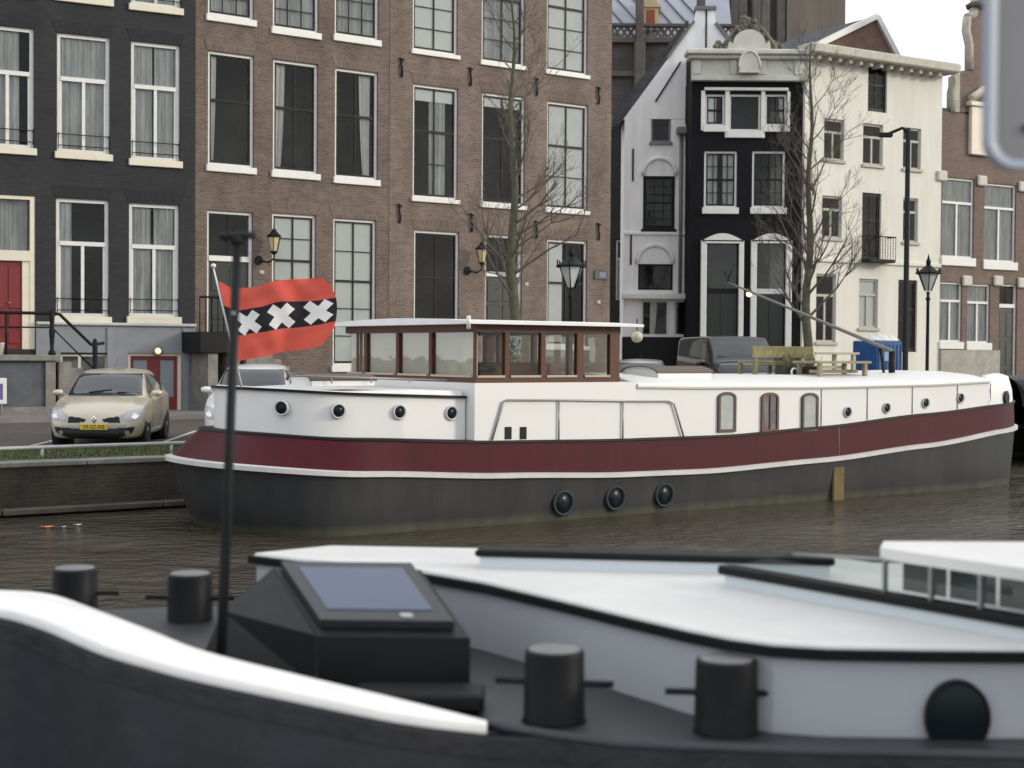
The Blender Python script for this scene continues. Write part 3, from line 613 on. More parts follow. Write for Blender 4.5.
zc = gp(660, 297)[1]; H4.part(MB().bbox(-.1, gp(690, 232)[0], -.45, -.003, zc - .1, zc + .12, .03), 'shop_cornice', WHITE)
zc2 = gp(660, 337)[1]; H4.part(MB().box(-.05, gp(690, 232)[0], -.12, -.003, 0, zc2), 'shop_plinth', BLACK)
u, z = gp(673, 200); H4.part(MB().tube([(u + .3, -.1, zc), (u + .3, -.1, gp(676, 135)[1])], .07, 8).bbox(u + .1, u + 1.1, -.4, -.003, gp(676, 135)[1], gp(676, 128)[1], .03), 'drainpipe', mat('grey_zinc', (.2, .2, .21), .5))
H4.finish()

# --- 5 black house
YB = 58.
F5 = Frame(atY(690, 300, YB).x, YB, SZ, 0); w5 = F5.hit(803, 200)[0]; z5 = F5.hit(745, 82)[1]; zc = F5.hit(745, 52)[1]
H5 = House('black_house', 'black painted house with ornate white cornice and crest', F5, w5, zc - .1, mat('black_render', (.010, .010, .012), .75, noise=.3, nscale=2, spec=.15), depth=2.5)
def bp_(px, py): return F5.hit(px, py)
H5.window((705, 725, 94, 132), 'sash:2:1:1:.5', [('blind', .0, .6)], sillh=.25); H5.window((729, 761, 94, 138), 'plain', [], sillh=.28); H5.window((765, 787, 94, 132), 'sash:2:1:1:.5', [('drape', .7, 1)], sillh=.25)
H5.window((704, 737, 151, 214), 'sash:4:2:2:.5', [('sheer', 0, .4), ('sheer', .6, 1)], framem=WHITE, sillh=.25); H5.window((752, 785, 151, 214), 'sash:4:2:2:.5', [], sillh=.25)
b = MB(); a0, a1 = bp_(704, 92)[0], bp_(788, 92)[0]; zt = bp_(745, 91)[1]; b.bbox(a0, a1, -.14, -.003, zt, zt + .12, .02)
for xa_, xb_, yb_ in ((701, 705, 131), (725, 729.5, 138), (761, 765, 138), (787, 790, 131)): b.bbox(bp_(xa_, 100)[0], bp_(xb_, 100)[0], -.06, -.003, bp_(740, yb_)[1], zt - .003, .01)
H5.part(b, 'window_head', WHITE)
for (xo0, xo1, xi0, xi1, dy) in ((700, 743, 706, 738, 0), (750, 791, 756, 785, 0)):
    u0, u1, z0, z1 = H5.rect(xi0, xi1, 243, 345); H5.holes.append((u0, u1, 0, z1, 0))
    o0, o1 = bp_(xo0, 300)[0], bp_(xo1, 300)[0]; zt = bp_(745, 237)[1]; b = MB()
    b.bbox(o0, u0, -.16, -.003, 0, z1 + .1, .02); b.bbox(u1, o1, -.16, -.003, 0, z1 + .1, .02)
    ac = []; n_ = 10
    for i in range(n_ + 1): x = o0 + (o1 - o0) * i / n_; ac.append((x, z1 + .05 + .32 * math.sin(PI * i / n_)))
    b.prism(ac + [(o1, z1 + .1), (u1, z1 - .02), (u0, z1 - .02), (o0, z1 + .1)][::1], -.18, -.003, 'y')
    fo = b.build('door_surround', WHITE, H5.root); l = MB(); zr = bp_(745, 291)[1]
    l.box(u0, u1, .12, .2, zr - .1, zr + .1, 0); l.box(u0 + .02, u1 - .02, .15, .2, 0, zr - .1, 1); l.box((u0 + u1) / 2 - .03, (u0 + u1) / 2 + .03, .1, .15, 0, zr - .1, 1)
    l.build('door_leaf', [WHITE if xi0 > 750 else BLACK, GRN], fo); MB().box(u0, u1, .16, .165, zr + .1, z1).build('pane', GLASS, fo)
# cornice and crest
W = mat('cornice_stone_paint', (.56, .56, .50), .7, noise=.12, nscale=2)
b = MB(); b.bbox(-.05, w5 + .1, -.25, -.003, z5, zc - .35, .03); b.bbox(-.2, w5 + .25, -.5, .3, zc - .35, zc - .2, .04); b.bbox(-.3, w5 + .35, -.65, .3, zc - .2, zc, .04); b.bbox(-.05, w5 + .1, -.33, -.255, z5, z5 + .22, .02)
for x0, x1 in ((692, 700), (729, 736), (756, 765), (793, 802)): b.bbox(bp_(x0, 60)[0], bp_(x1, 60)[0], -.34, -.255, z5 + .23, zc - .37, .02)
H5.part(b, 'cornice', W)
b = MB(); cu_, cz_ = bp_(747, 58); r1 = bp_(763, 58)[0] - cu_
pts = [(cu_ - r1 * 1.35, zc), (cu_ - r1 * 1.25, zc + .35)] + [(cu_ + r1 * math.cos(a_), zc + .2 + r1 * .9 * math.sin(a_)) for a_ in [PI - PI * i / 14 for i in range(15)]] + [(cu_ + r1 * 1.25, zc + .35), (cu_ + r1 * 1.35, zc)]
b.prism(pts, -.55, -.1, 'y'); H5.part(b, 'crest_panel', W)
b = MB(); b.tube([(cu_ + r1 * .66 * math.cos(a_), -.68, zc - .75 + r1 * .95 * math.sin(a_) * 1.1) for a_ in [PI - PI * i / 14 for i in range(15)]], .05, 6)
b.prism([(cu_ - r1 * .62, z5 + .25)] + [(cu_ + r1 * .62 * math.cos(a_), zc - .55 + r1 * .9 * math.sin(a_)) for a_ in [PI - PI * i / 14 for i in range(15)]] + [(cu_ + r1 * .62, z5 + .25)], -.67, -.3, 'y'); H5.part(b, 'niche', W)
b = MB(); rr = random.Random(4)
def blob(x, z, r, y=-.35):
    prof = [(r * math.sin(PI * i / 6) + .004, -r * math.cos(PI * i / 6)) for i in range(7)]
    b.lathe([(q * rr.uniform(.85, 1.15), zz) for q, zz in prof], 8, T(x, y + rr.uniform(-.1, .1), z) @ RX(rr.uniform(0, 90)) @ RY(rr.uniform(0, 90)), cap=False)
for i in range(190):
    t = rr.random(); s_ = rr.choice((-1, 1)); x = cu_ + s_ * (.15 + t * 1.0 * r1 * 1.5); z = zc + 1.35 * r1 - t * 1.5 * r1 + rr.uniform(-.12, .16); blob(x, max(z, zc + .05), rr.uniform(.04, .13))
for i in range(40): blob(cu_ + rr.uniform(-.3, .3), zc + r1 * 1.2 + rr.uniform(0, .5), rr.uniform(.04, .13))
for s_ in (-1, 1):
    for i in range(4): blob(cu_ + s_ * (r1 * 1.55 + i * .1), zc + .1 + rr.uniform(0, .3), .13)
    sc_ = [(cu_ + s_ * (r1 * (1.55 - .9 * t)), -.45, zc + .1 + r1 * 1.3 * t ** .8) for t in [i / 8 for i in range(9)]]; b.tube(sc_, [.1 - .004 * i for i in range(9)], 7)
H5.part(b, 'carved_crest', mat('weathered_carving', (.15, .14, .115), .9, noise=.5, nscale=5)); H5.finish()

# --- 6 cream house
F6 = Frame(F5.w(w5 + .02, -.1).x, YB - .1, SZ, 31)
w6 = F6.hit(941, 200)[0]; h6 = F6.hit(875, 64)[1]
H6 = House('cream_house', 'cream plastered house with dentilled cornice and recessed dark windows', F6, w6, h6, mat('cream_plaster', (.70, .68, .61), .8, noise=.09, nscale=1.2, streak=1.5), depth=9)
GF = mat('grey_cream_frame', (.42, .41, .36), .6)
for rc in ((824, 844, 119, 163), (863, 883, 124, 168), (903, 921, 128, 172), (822, 842, 196, 241), (903, 918, 198, 245)): H6.window(rc, 'casement', [], framem=GF, sillh=.12)
for rc in ((868, 887, 66, 112), (862, 881, 193, 260), (898, 917, 280, 352)): H6.window(rc, 'sash:2:2:3:.4', [], framem=SASH, sill=False)
for rc in ((816, 836, 274, 345), (859, 878, 279, 331)): H6.window(rc, 'casement', [('blind', 0, 1, .0)] if rc[0] > 850 else [('blind', 0, 1, -0.0)][:0], framem=GF, sillh=.12)
zc6 = F6.hit(875, 57)[1]; b = MB(); b.bbox(-.3, w6 + .3, -.75, .2, h6 - .05, h6 + .32, .05); 
for i in range(int(w6 / .55)): b.box(.2 + i * .55, .36 + i * .55, -.5, -.003, h6 - .24, h6 - .053)
H6.part(b, 'cornice', mat('cornice_grey_paint', (.47, .45, .39), .7, noise=.15))
z = F6.hit(875, 262)[1]; H6.part(MB().bbox(0, w6, -.09, -.003, z - .1, z + .06, .02), 'string_course', H6.m)
H6.part(MB().bbox(F6.hit(859, 262)[0], F6.hit(885, 262)[0], -.6, -.1, F6.hit(870, 263)[1], F6.hit(870, 261)[1] + .05, .02), 'balcony', IRON)
bb = MB(); a, c = F6.hit(859, 262)[0], F6.hit(885, 262)[0]; zz = F6.hit(870, 261)[1]; bb.tube([(a, -.1, zz + .95), (a, -.58, zz + .95), (c, -.58, zz + .95), (c, -.1, zz + .95)], .025, 6)
for i in range(11): x = a + (c - a) * i / 10; bb.tube([(x, -.58, zz), (x, -.58, zz + .95)], .013, 5)
H6.part(bb, 'balcony_rail', IRON)
H6.finish()
# gabled roof rising behind the cream house
Fg = Frame(*F6.w(F6.hit(845, 45)[0], 3.5).to_tuple(), 31); gw = Fg.hit(905, 48)[0]; gz = Fg.hit(876, 19)[1]; g0 = Fg.hit(876, 52)[1] - 1.0
gr = thing('pointed_gable', 'brown pointed gable with white bargeboards rising behind the cream house', 'roof gable', tuple(Fg.o), 31)
xa = Fg.hit(875, 19)[0]
MB().prism([(0, g0), (gw, g0), (xa, gz)], 0, .3, 'y').build('pediment', mat('brown_tile_hung', (.16, .10, .075), .85, noise=.3, nscale=3), gr)
xr = Fg.hit(846, 45)[0]
MB().prism([(-.3, g0), (gw + .3, g0), (xa, gz + .12)], .31, 5, 'y').build('roof', mat('dark_tiles', (.06, .062, .068), .8), gr)
b = MB()
for e_ in ((-.2, g0), (gw + .2, g0)): b.tube([(e_[0], -.08, e_[1]), (xa, -.08, gz + .1)], .16, 4, smooth=False)
b.build('bargeboard', WHITE, gr)

# --- 7 brick neck gable house on the right
F7 = Frame(*F6.w(w6 + .02, 0).to_tuple(), 31)
w7 = F7.hit(1095, 200)[0]; z7 = F7.hit(950, 112)[1]; RB = brick('rose_brick', (.19, .125, .098), (.13, .085, .066), (.2, .165, .14), .88, .2)
H7 = House('neck_gable_house', 'rose brick house with stepped neck gable and white windows behind the lamp post', F7, w7, z7, RB, depth=9)
for rc in ((942, 974, 178, 266), (984, 1016, 184, 270), (1028, 1062, 190, 275)): H7.window(rc, 'casement', [('sheer', 0, 1)], sillh=.35)
for rc in ((940, 962, 282, 349), (967, 990, 284, 350)): H7.window(rc, 'casement', [('sheer', 0, 1)], sillh=.3)
housedoor(H7, 999, 1017, 284, 304, 366, GRN, zfloor=.1)
g7 = [(943, 112), (953, 112), (953, 92), (957, 76), (958, 71), (971, 70), (971, 44), (968, 30), (969, 17), (975, 14), (977, 2), (980, -18), (1006, -20), (1020, -18), (1030, 14), (1040, 44), (1050, 71), (1075, 112), (1090, 112)]
H7.part(MB().prism([F7.hit(*q) for q in g7][::-1], 0, .35, 'y'), 'gable', RB)
b = MB()
for seg in (g7[1:5], g7[5:9], g7[8:13]):
    b.tube([(F7.hit(*q)[0], .1, F7.hit(*q)[1]) for q in seg], .2, 6)
b.bbox(F7.hit(953, 90)[0], F7.hit(959, 90)[0], -.08, .3, z7, F7.hit(956, 76)[1], .03)
H7.part(b, 'gable_trim', mat('gable_stone', (.42, .40, .34), .8, noise=.35, nscale=3))
u, z = F7.hit(979, 8); b = MB().lathe([(.45, 0), (.5, .15), (.2, .3), (.35, .55), (.38, .75), (.12, 1.0), (.06, 1.5), (.02, 1.9)], 10, T(u, .1, z)); H7.part(b, 'finial', DSTONE)
H7.window((967, 990, 105, 157), 'plain', [('blind', 0, 1)], px=True, sill=False, framem=WHITE) if False else None
u0, u1, z0, z1 = H7.rect(968, 992, 108, 156); b = MB(); b.bbox(u0, u1, -.2, -.003, z0, z1, .03); b.bbox(u0 - .15, u1 + .15, -.3, -.003, z1, z1 + .2, .03); b.tube([(u0, -.15, z1 + .3), ((u0 + u1) / 2, -.15, z1 + .75), (u1, -.15, z1 + .3)], .2, 6)
H7.part(b, 'hoist_shutter', CREAM)
b = MB()
for px, py in ((941, 176), (981, 181), (1022, 187), (966, 281), (997, 281), (1021, 283)):
    u, z = F7.hit(px, py); H7.part(MB().bbox(u - .28, u + .28, -.14, -.003, z - .22, z + .22, .05), 'impost_block', mat('cream_stone', (.6, .57, .48), .8))
zz = F7.hit(970, 350)[1]; H7.part(MB().box(0, F7.hit(998, 350)[0], -.12, -.003, 0, zz), 'plinth', mat('stone_plinth', (.36, .34, .3), .85, noise=.2)); H7.finish()

# --- church and tower behind
YC = 85.
F8 = Frame(atY(560, 60, YC).x, YC, SZ, 0)
ch = thing('church', 'dark stone church with pierced balustrade and seamed lead roof', 'church', tuple(F8.o), 0)
u1 = F8.hit(735, 60)[0]; zb = F8.hit(650, 44)[1]; zt = F8.hit(650, 24)[1]
CB = brick('church_brick', (.085, .076, .068), (.068, .06, .054), (.08, .075, .068), .9, .3, w=.6, h=.28, ms=.02)
MB().box(0, u1, 0, 10, 0, zb).build('wall', CB, ch)
b = MB()
for px in (596, 639, 700): u = F8.hit(px, 60)[0]; b.bbox(u - .3, u + .3, -.7, -.003, 0, zb, .05); b.bbox(u - .22, u + .22, -.55, .1, zb + .003, zt + 1.6, .05); b.prism([(u - .24, zt + 1.6), (u + .24, zt + 1.6), (u, zt + 3.4)], -.5, .05, 'y')
b.build('buttress', DSTONE, ch)
b = MB(); b.bbox(-.1, u1, -.35, .2, zb + .003, zb + .35, .05); b.bbox(-.1, u1, -.25, .15, zt - .2, zt, .04); n_ = 26; zz0 = zb + .35; zz1 = zt - .2
for i in range(n_):
    x = u1 * i / n_; x2 = u1 * (i + 1) / n_
    for p_, q_ in (((x, zz0), (x2, zz1)), ((x, zz1), (x2, zz0))): b.tube([(p_[0], -.05, p_[1]), (q_[0], -.05, q_[1])], .09, 4, smooth=False)
b.bbox(-.1, u1, -.25, -.003, zb - 1.9, zb - 1.6, .04); b.build('balustrade', DSTONE, ch)
ra = F8.hit(650, 28)[1]
MB().add([(-2, .6, zb), (u1, .6, zb), (u1, 9, zb + 13), (-2, 9, zb + 13)], [(0, 1, 2, 3)]).build('roof', mat('lead_roof', (.36, .38, .44), .5, noise=.12, nscale=.8), ch)
b = MB()
for i in range(34):
    x = -9.5 + i * .95
    if x + 9.5 > u1: break
    b.tube([(x + 9.5, .6 - .03, zb + .03), (x, 9 - .03, zb + 13.03)], .05, 4, smooth=False)
b.build('roof_seams', mat('lead_seam', (.12, .13, .15), .6), ch)
u, z = F8.hit(650.5, 23, .9); b = MB(); b.box(u - .45, u + .45, .9, 3, z - .4, z + .9); b.prism([(u - .62, z + .9), (u + .62, z + .9), (u, z + 1.7)], .8, 3, 'y'); dm = b.build('dormer', mat('ochre_paint', (.52, .42, .24), .7), ch)
MB().box(u - .25, u + .25, .87, .897, z - .25, z + .75).build('shutter', mat('rust_red_paint', (.28, .07, .035), .7), dm)
F9 = Frame(atY(716, 60, 90).x, 90, SZ, 0); wt = F9.hit(843, 30)[0]; wm = F9.hit(785, 30)[0]
tw = thing('church_tower', 'tall grey brown stone tower cut off by the picture top', 'tower', tuple(F9.o), 0)
b = MB(); b.box(0, wm, 0, 8, 0, 34); b.build('wall', DSTONE, tw)
b = MB(); b.box(wm, wt, -.6, 8, 0, 34); b.build('stair_turret', mat('brown_tower_stone', (.17, .145, .12), .9, noise=.18, nscale=.8, streak=2), tw)
b = MB()
for px in (724, 733, 741, 755, 764, 780): u = F9.hit(px, 30)[0]; b.bbox(u - .28, u + .28, -.5, -.003, 0, 34, .08)
b.build('pilaster', mat('grey_pilaster', (.12, .11, .10), .9, noise=.3, nscale=1), tw)

# ------------------------------------------------------------------ trees
BARK = mat('bark', (.075, .062, .045), .9, noise=.4, nscale=14, bump=.6, bscale=30)
BARKG = mat('mossy_bark', (.08, .078, .05), .9, noise=.4, nscale=10, bump=.6, bscale=30)
TWIG = mat('twigs', (.125, .11, .094), .95, spec=.1)
def tree(loc, lab, hgt, r0, first, seed, spread, dens, lean=(0, 0), upright=.5):
    rr = random.Random(seed); t = thing('bare_tree', lab, 'tree', loc, 0, 'bare trees along the quay')
    n_ = 22; path = []; x = y = 0
    for i in range(n_ + 1):
        z = hgt * i / n_; path.append(Vector((lean[0] * z + .05 * math.sin(i * .9 + seed), lean[1] * z + .05 * math.cos(i * .7), z)))
    rad = [r0 * (1 - .88 * (i / n_)) + (.05 if i == 0 else 0) for i in range(n_ + 1)]
    MB().tube(path, rad, 10).build('trunk', BARKG, t); cb_ = MB()
    def branch(p, d, l, r, lev):
        k = 5 if lev < 2 else 4; pts = [p]; dd = d.copy(); 
        for i in range(k):
            dd = (dd + Vector((rr.uniform(-.16, .16), rr.uniform(-.16, .16), rr.uniform(-.05, .2) * (1 if lev < 2 else .7)))).normalized(); pts.append(pts[-1] + dd * l / k)
        cb_.tube(pts, [max(r * (1 - .8 * i / k), .003) for i in range(k + 1)], 5 if lev < 2 else 3, cap=False)
        if lev >= 3: return
        nb_ = int((5 if lev == 0 else 5 if lev == 1 else 4) * dens)
        for j in range(nb_):
            i = rr.randint(1, k); q = pts[i]; base = (pts[i] - pts[i - 1]).normalized()
            ax = base.cross(Vector((rr.uniform(-1, 1), rr.uniform(-1, 1), rr.uniform(-1, 1)))).normalized()
            nd = (Matrix.Rotation(rr.uniform(.35, .8), 3, ax) @ base + Vector((0, 0, .12))).normalized()
            branch(q, nd, l * rr.uniform(.4, .62), max(r * .45, .004), lev + 1)
    z = first
    while z < hgt * .97:
        i = min(n_ - 1, int(z / hgt * n_)); p = path[i].lerp(path[i + 1], z / hgt * n_ - i); a_ = rr.uniform(0, 2 * PI); f_ = 1 - (z - first) / (hgt - first)
        l = spread * (.3 + .7 * f_ ** .8) * rr.uniform(.7, 1.15); d = Vector((math.cos(a_), math.sin(a_), upright + rr.uniform(-.1, .5))).normalized()
        branch(p, d, l, max(.008, rad[i] * .36), 0 if l > 1 else 1); z += rr.uniform(.14, .34)
    cb_.build('crown', TWIG, t); return t
pT = atY(515, 330, 31.5)
tree((pT.x, pT.y, SZ), 'slender bare tree with mossy trunk behind the wheelhouse', 9.6, .15, 2.55, 3, 2.1, .92, lean=(-.012, 0), upright=.55)
pT = atY(807, 330, 37.8)
tree((pT.x, pT.y, SZ), 'bare tree with dense upright twigs before the black and cream houses', 9.8, .15, 2.6, 11, 2.0, 1.02, lean=(.004, 0), upright=.9)

# ------------------------------------------------------------------ street lamps
def crown_lamp(px, Y, pytop, pyrim, lab):
    p = atY(px, 300, Y); t = thing('street_lamp', lab, 'street lamp', (p.x, p.y, SZ), 20, 'crown lantern street lamps')
    zr = atY(px, pyrim, Y).z - SZ; s_ = .33
    prof = [(.14, 0), (.14, .2), (.09, .3), (.08, .9), (.1, .95), (.05, 1.05), (.04, zr - .75), (.07, zr - .7), (.035, zr - .62), (.05, zr - .5)]
    MB().lathe(prof, 12).build('post', IRON, t)
    MB().lathe([(.09, zr - .47), (s_ * .82, zr - .03)], 6, smooth=False).build('glass', mat('lantern_clear', (.5, .52, .5), .15), t)
    b = MB(); 
    for j in range(6): a_ = 2 * PI * j / 6; b.tube([(.092 * math.cos(a_), .092 * math.sin(a_), zr - .48), (s_ * .84 * math.cos(a_), s_ * .84 * math.sin(a_), zr - .02)], .015, 5)
    b.lathe([(s_, zr - .03), (s_ * 1.05, zr), (s_ * .9, zr + .03), (s_ * .5, zr + .12), (.08, zr + .2)], 12)
    for j in range(6): a_ = 2 * PI * j / 6; b.tube([(s_ * math.cos(a_), s_ * math.sin(a_), zr), (s_ * math.cos(a_), s_ * math.sin(a_), zr + .13)], .018, 5)
    b.lathe([(.05, zr + .18), (.07, zr + .3), (.03, zr + .4), (.01, zr + .5)], 8); b.build('crown', IRON, t)
    for j in range(6): a_ = 2 * PI * j / 6 + .5
    return t
crown_lamp(571, 32.7, 255, 266, 'black crown lantern street lamp before the wide brick house')
crown_lamp(928, 39.7, 262, 273, 'black crown lantern street lamp between cream house and rose brick house')
p = atY(906, 300, 38); lt = thing('lamp_post', 'tall plain black post rising behind the barge bow', 'lamp post', (p.x, p.y, SZ)); zt = atY(903, 128, 38).z - SZ
MB().lathe([(.14, 0), (.13, .8), (.08, .85), (.06, zt - .02), (.03, zt)], 12).build('post', IRON, lt)
MB().tube([(0, 0, zt - .1), (-.15, 0, zt + .0), (-.5, 0, zt - .15)], .04, 6).bbox(-.75, -.4, -.07, .07, zt - .24, zt - .12, .02).build('lamp_head', IRON, lt)

# ------------------------------------------------------------------ cars
def car(lab, loc, rz, paint, L=4.0, Wd=1.72, Hh=1.49, kind='hatch', plate=None, name='parked_car', group='cars parked along the quay'):
    t = thing(name, lab, 'car', loc, rz, group); hw = Wd / 2; k = Hh / 1.49; y0 = -L / 2
    if kind == 'hatch':   # (y, zbottom, width, zbelt, wbelt, ztop, wtop)
        S = [(y0, .28, .60, .52, .58, .58, .50), (y0 + .05, .2, .70, .58, .66, .66, .56), (y0 + .2, .17, .80, .66, .76, .76, .62), (y0 + .45, .17, .85, .76, .82, .86, .66), (y0 + .8, .17, .86, .86, .83, .94, .66), (y0 + 1.05, .17, .86, .91, .82, .985, .66),
             (y0 + 1.35, .17, .86, .93, .81, 1.17, .64), (y0 + 1.65, .17, .86, .94, .80, 1.34, .61), (y0 + 1.95, .17, .86, .95, .80, 1.425, .59), (y0 + 2.4, .17, .86, .97, .80, 1.46, .58), (y0 + 3.0, .17, .86, .99, .80, 1.45, .57), (y0 + 3.5, .17, .85, 1.0, .79, 1.39, .55), (y0 + 3.75, .2, .82, 1.0, .75, 1.22, .56), (y0 + 3.93, .28, .76, .92, .68, 1.0, .58), (y0 + 4.0, .35, .66, .72, .6, .8, .5)]
    else:                 # tall van
        S = [(y0, .3, .62, .6, .6, .7, .55), (y0 + .06, .22, .76, .75, .72, .84, .66), (y0 + .3, .2, .85, .88, .82, .98, .74), (y0 + .6, .2, .86, .92, .84, 1.06, .74), (y0 + .75, .2, .86, .93, .84, 1.2, .76), (y0 + 1.15, .2, .86, .95, .84, 1.44, .76), (y0 + 1.4, .2, .86, .95, .84, 1.49, .76), (y0 + 2.5, .2, .86, .95, .85, 1.5, .77), (y0 + 3.8, .2, .86, .95, .85, 1.49, .77), (y0 + 3.95, .22, .85, .95, .84, 1.44, .76), (y0 + 4, .3, .8, .9, .78, 1.3, .7)]
    kx = hw / .86; S = [((s[0] - y0) * L / 4 + y0, s[1], s[2] * kx, s[3] * k, s[4] * kx, s[5] * k, s[6] * kx) for s in S]
    def ring(s):
        y, zb, w_, zl, wl, zt, wt = s; zm = (zb + zl) / 2; cr_ = .035
        return [Vector(p) for p in ((0, y, zb), (w_ * .8, y, zb), (w_ * .96, y, zb + .1), (w_, y, zm), (w_ * .99, y, zl - .08), (wl, y, zl), ((wl * .55 + wt * .45), y, zl * .5 + zt * .5 - .01), (wt, y, zt - .03 * k), (wt * .86, y, zt + .012), (wt * .45, y, zt + cr_), (0, y, zt + cr_ + .01))]
    rings = [ring(s) for s in S]
    def cm(a, b, c, d, t_): return .5 * ((2 * b) + (c - a) * t_ + (2 * a - 5 * b + 4 * c - d) * t_ * t_ + (3 * b - a - 3 * c + d) * t_ ** 3)
    def refine(rows, n2):
        out = []
        for i in range(len(rows) - 1):
            a = rows[max(i - 1, 0)]; b = rows[i]; c = rows[i + 1]; d = rows[min(i + 2, len(rows) - 1)]
            for q in range(n2): out.append([cm(a[j], b[j], c[j], d[j], q / n2) for j in range(len(b))])
        out.append(rows[-1]); return out
    G = refine(rings, 5); G = list(map(list, zip(*G))); G = refine(G, 4); G = list(map(list, zip(*G)))
    b = MB(); full = [r_ + [Vector((-p.x, p.y, p.z)) for p in r_[-2:0:-1]] for r_ in G]; n_ = len(full[0])
    vs_ = [p for r_ in full for p in r_]; fs = [(i * n_ + j, (i + 1) * n_ + j, (i + 1) * n_ + (j + 1) % n_, i * n_ + (j + 1) % n_) for i in range(len(full) - 1) for j in range(n_)]
    fs += [tuple(range(n_)), tuple((len(full) - 1) * n_ + j for j in range(n_ - 1, -1, -1))]
    b.add(vs_, fs, 0, True); b.sm[-1] = b.sm[-2] = True; bo_ = b.build('body', paint, t)
    bvh = BVHTree.FromPolygons([Vector(v) for v in vs_], fs)
    def inside(poly, x, z):
        c = False; j = len(poly) - 1
        for i in range(len(poly)):
            xi, zi = poly[i]; xj, zj = poly[j]
            if (zi > z) != (zj > z) and x < (xj - xi) * (z - zi) / (zj - zi) + xi: c = not c
            j = i
        return c
    def patch(poly, axis, nm, m, off=.006, st=.014, sgn=1, thick=0):
        xs = [p[0] for p in poly]; zs = [p[1] for p in poly]; x0, x1, z0, z1 = min(xs), max(xs), min(zs), max(zs); nx = max(2, int((x1 - x0) / st)); nz = max(2, int((z1 - z0) / st))
        o = MB(); idx = {}; 
        def vert(i, j):
            if (i, j) in idx: return idx[(i, j)]
            a = x0 + (x1 - x0) * i / nx; z = z0 + (z1 - z0) * j / nz
            if axis == 'y': h_ = bvh.ray_cast(Vector((a, -9, z)), Vector((0, 1, 0)))
            elif axis == 'z': h_ = bvh.ray_cast(Vector((a, z, 9)), Vector((0, 0, -1)))
            elif axis == 'r': h_ = bvh.ray_cast(Vector((a, 9, z)), Vector((0, -1, 0)))
            else: h_ = bvh.ray_cast(Vector((sgn * 9, a, z)), Vector((-sgn, 0, 0)))
            if h_[0] is None: idx[(i, j)] = None; return None
            nn = h_[1]; d_ = (h_[0] - Vector((0, 0, .6))); 
            if nn.dot(d_) < 0: nn = -nn
            o.v.append(tuple(h_[0] + nn * off)); idx[(i, j)] = len(o.v) - 1; return idx[(i, j)]
        for i in range(nx):
            for j in range(nz):
                if inside(poly, x0 + (x1 - x0) * (i + .5) / nx, z0 + (z1 - z0) * (j + .5) / nz):
                    q = [vert(i, j), vert(i + 1, j), vert(i + 1, j + 1), vert(i, j + 1)]
                    if None not in q: o.f.append(tuple(q)); o.m.append(0); o.sm.append(True)
        return o.build(nm, m, t) if o.f else None
    TR = mat('black_trim', (.012, .012, .013), .5); GLC = mat('car_glass_dark', (.03, .036, .04), .06, spec=.9)
    if kind == 'hatch':
        patch([(-.70 * kx, .975 * k), (.70 * kx, .975 * k), (.585 * kx, 1.40 * k), (-.585 * kx, 1.40 * k)], 'y', 'windscreen', GLC)
        patch([(-.60 * kx, 1.05 * k), (.60 * kx, 1.05 * k), (.5 * kx, 1.36 * k), (-.5 * kx, 1.36 * k)], 'r', 'rear_window', GLC)
        for s_ in (1, -1):
            ya = y0 + L * .33; patch([(ya, .985 * k), (ya + L * .25, .995 * k), (ya + L * .25, 1.40 * k), (ya + L * .17, 1.385 * k)], 'x', 'side_window', GLC, sgn=s_)
            ya = y0 + L * .60; patch([(ya, 1.0 * k), (ya + L * .2, 1.05 * k), (ya + L * .26, 1.16 * k), (ya + L * .22, 1.33 * k), (ya, 1.39 * k)], 'x', 'side_window', GLC, sgn=s_)
            patch([(s_ * .82 * kx, .76 * k), (s_ * .83 * kx, .6 * k), (s_ * .74 * kx, .52 * k), (s_ * .52 * kx, .52 * k), (s_ * .45 * kx, .6 * k), (s_ * .60 * kx, .70 * k)], 'y', 'headlight', mat('headlight_glass', (.42, .44, .46), .12), .012)
            patch([(s_ * .70 * kx, .66 * k), (s_ * .78 * kx, .62 * k), (s_ * .74 * kx, .56 * k), (s_ * .64 * kx, .57 * k)], 'y', 'reflector', mat('chrome', (.7, .7, .7), .15, 1), .018)
            for yv in (.335, .59): patch([(y0 + L * yv - .012, .3), (y0 + L * yv + .012, .3), (y0 + L * yv + .012, .95 * k), (y0 + L * yv - .012, .95 * k)], 'x', 'door_gap', TR, .003, .01, s_)
            patch([(s_ * .15, .55 * k), (s_ * .18, .49 * k), (s_ * .50, .48 * k), (s_ * .47, .60 * k), (s_ * .3, .585 * k)], 'y', 'upper_grille', TR, .008)
            patch([(s_ * .58, .26), (s_ * .66, .26), (s_ * .66, .33), (s_ * .58, .33)], 'y', 'fog_lamp', mat('fog_lamp_glass', (.25, .25, .25), .2), .016)
        patch([(-.76, .40), (-.7, .28), (-.5, .2), (-.3, .17), (.3, .17), (.5, .2), (.7, .28), (.76, .40), (.3, .37), (-.3, .37)], 'y', 'lower_grille', TR, .008)
        patch([(-.16, .19), (.16, .19), (.16, .2), (-.16, .2)], 'y', 'grille_bar', TR, .01)
    else:
        patch([(-.78 * kx, .99 * k), (.78 * kx, .99 * k), (.70 * kx, 1.42 * k), (-.70 * kx, 1.42 * k)], 'y', 'windscreen', GLC)
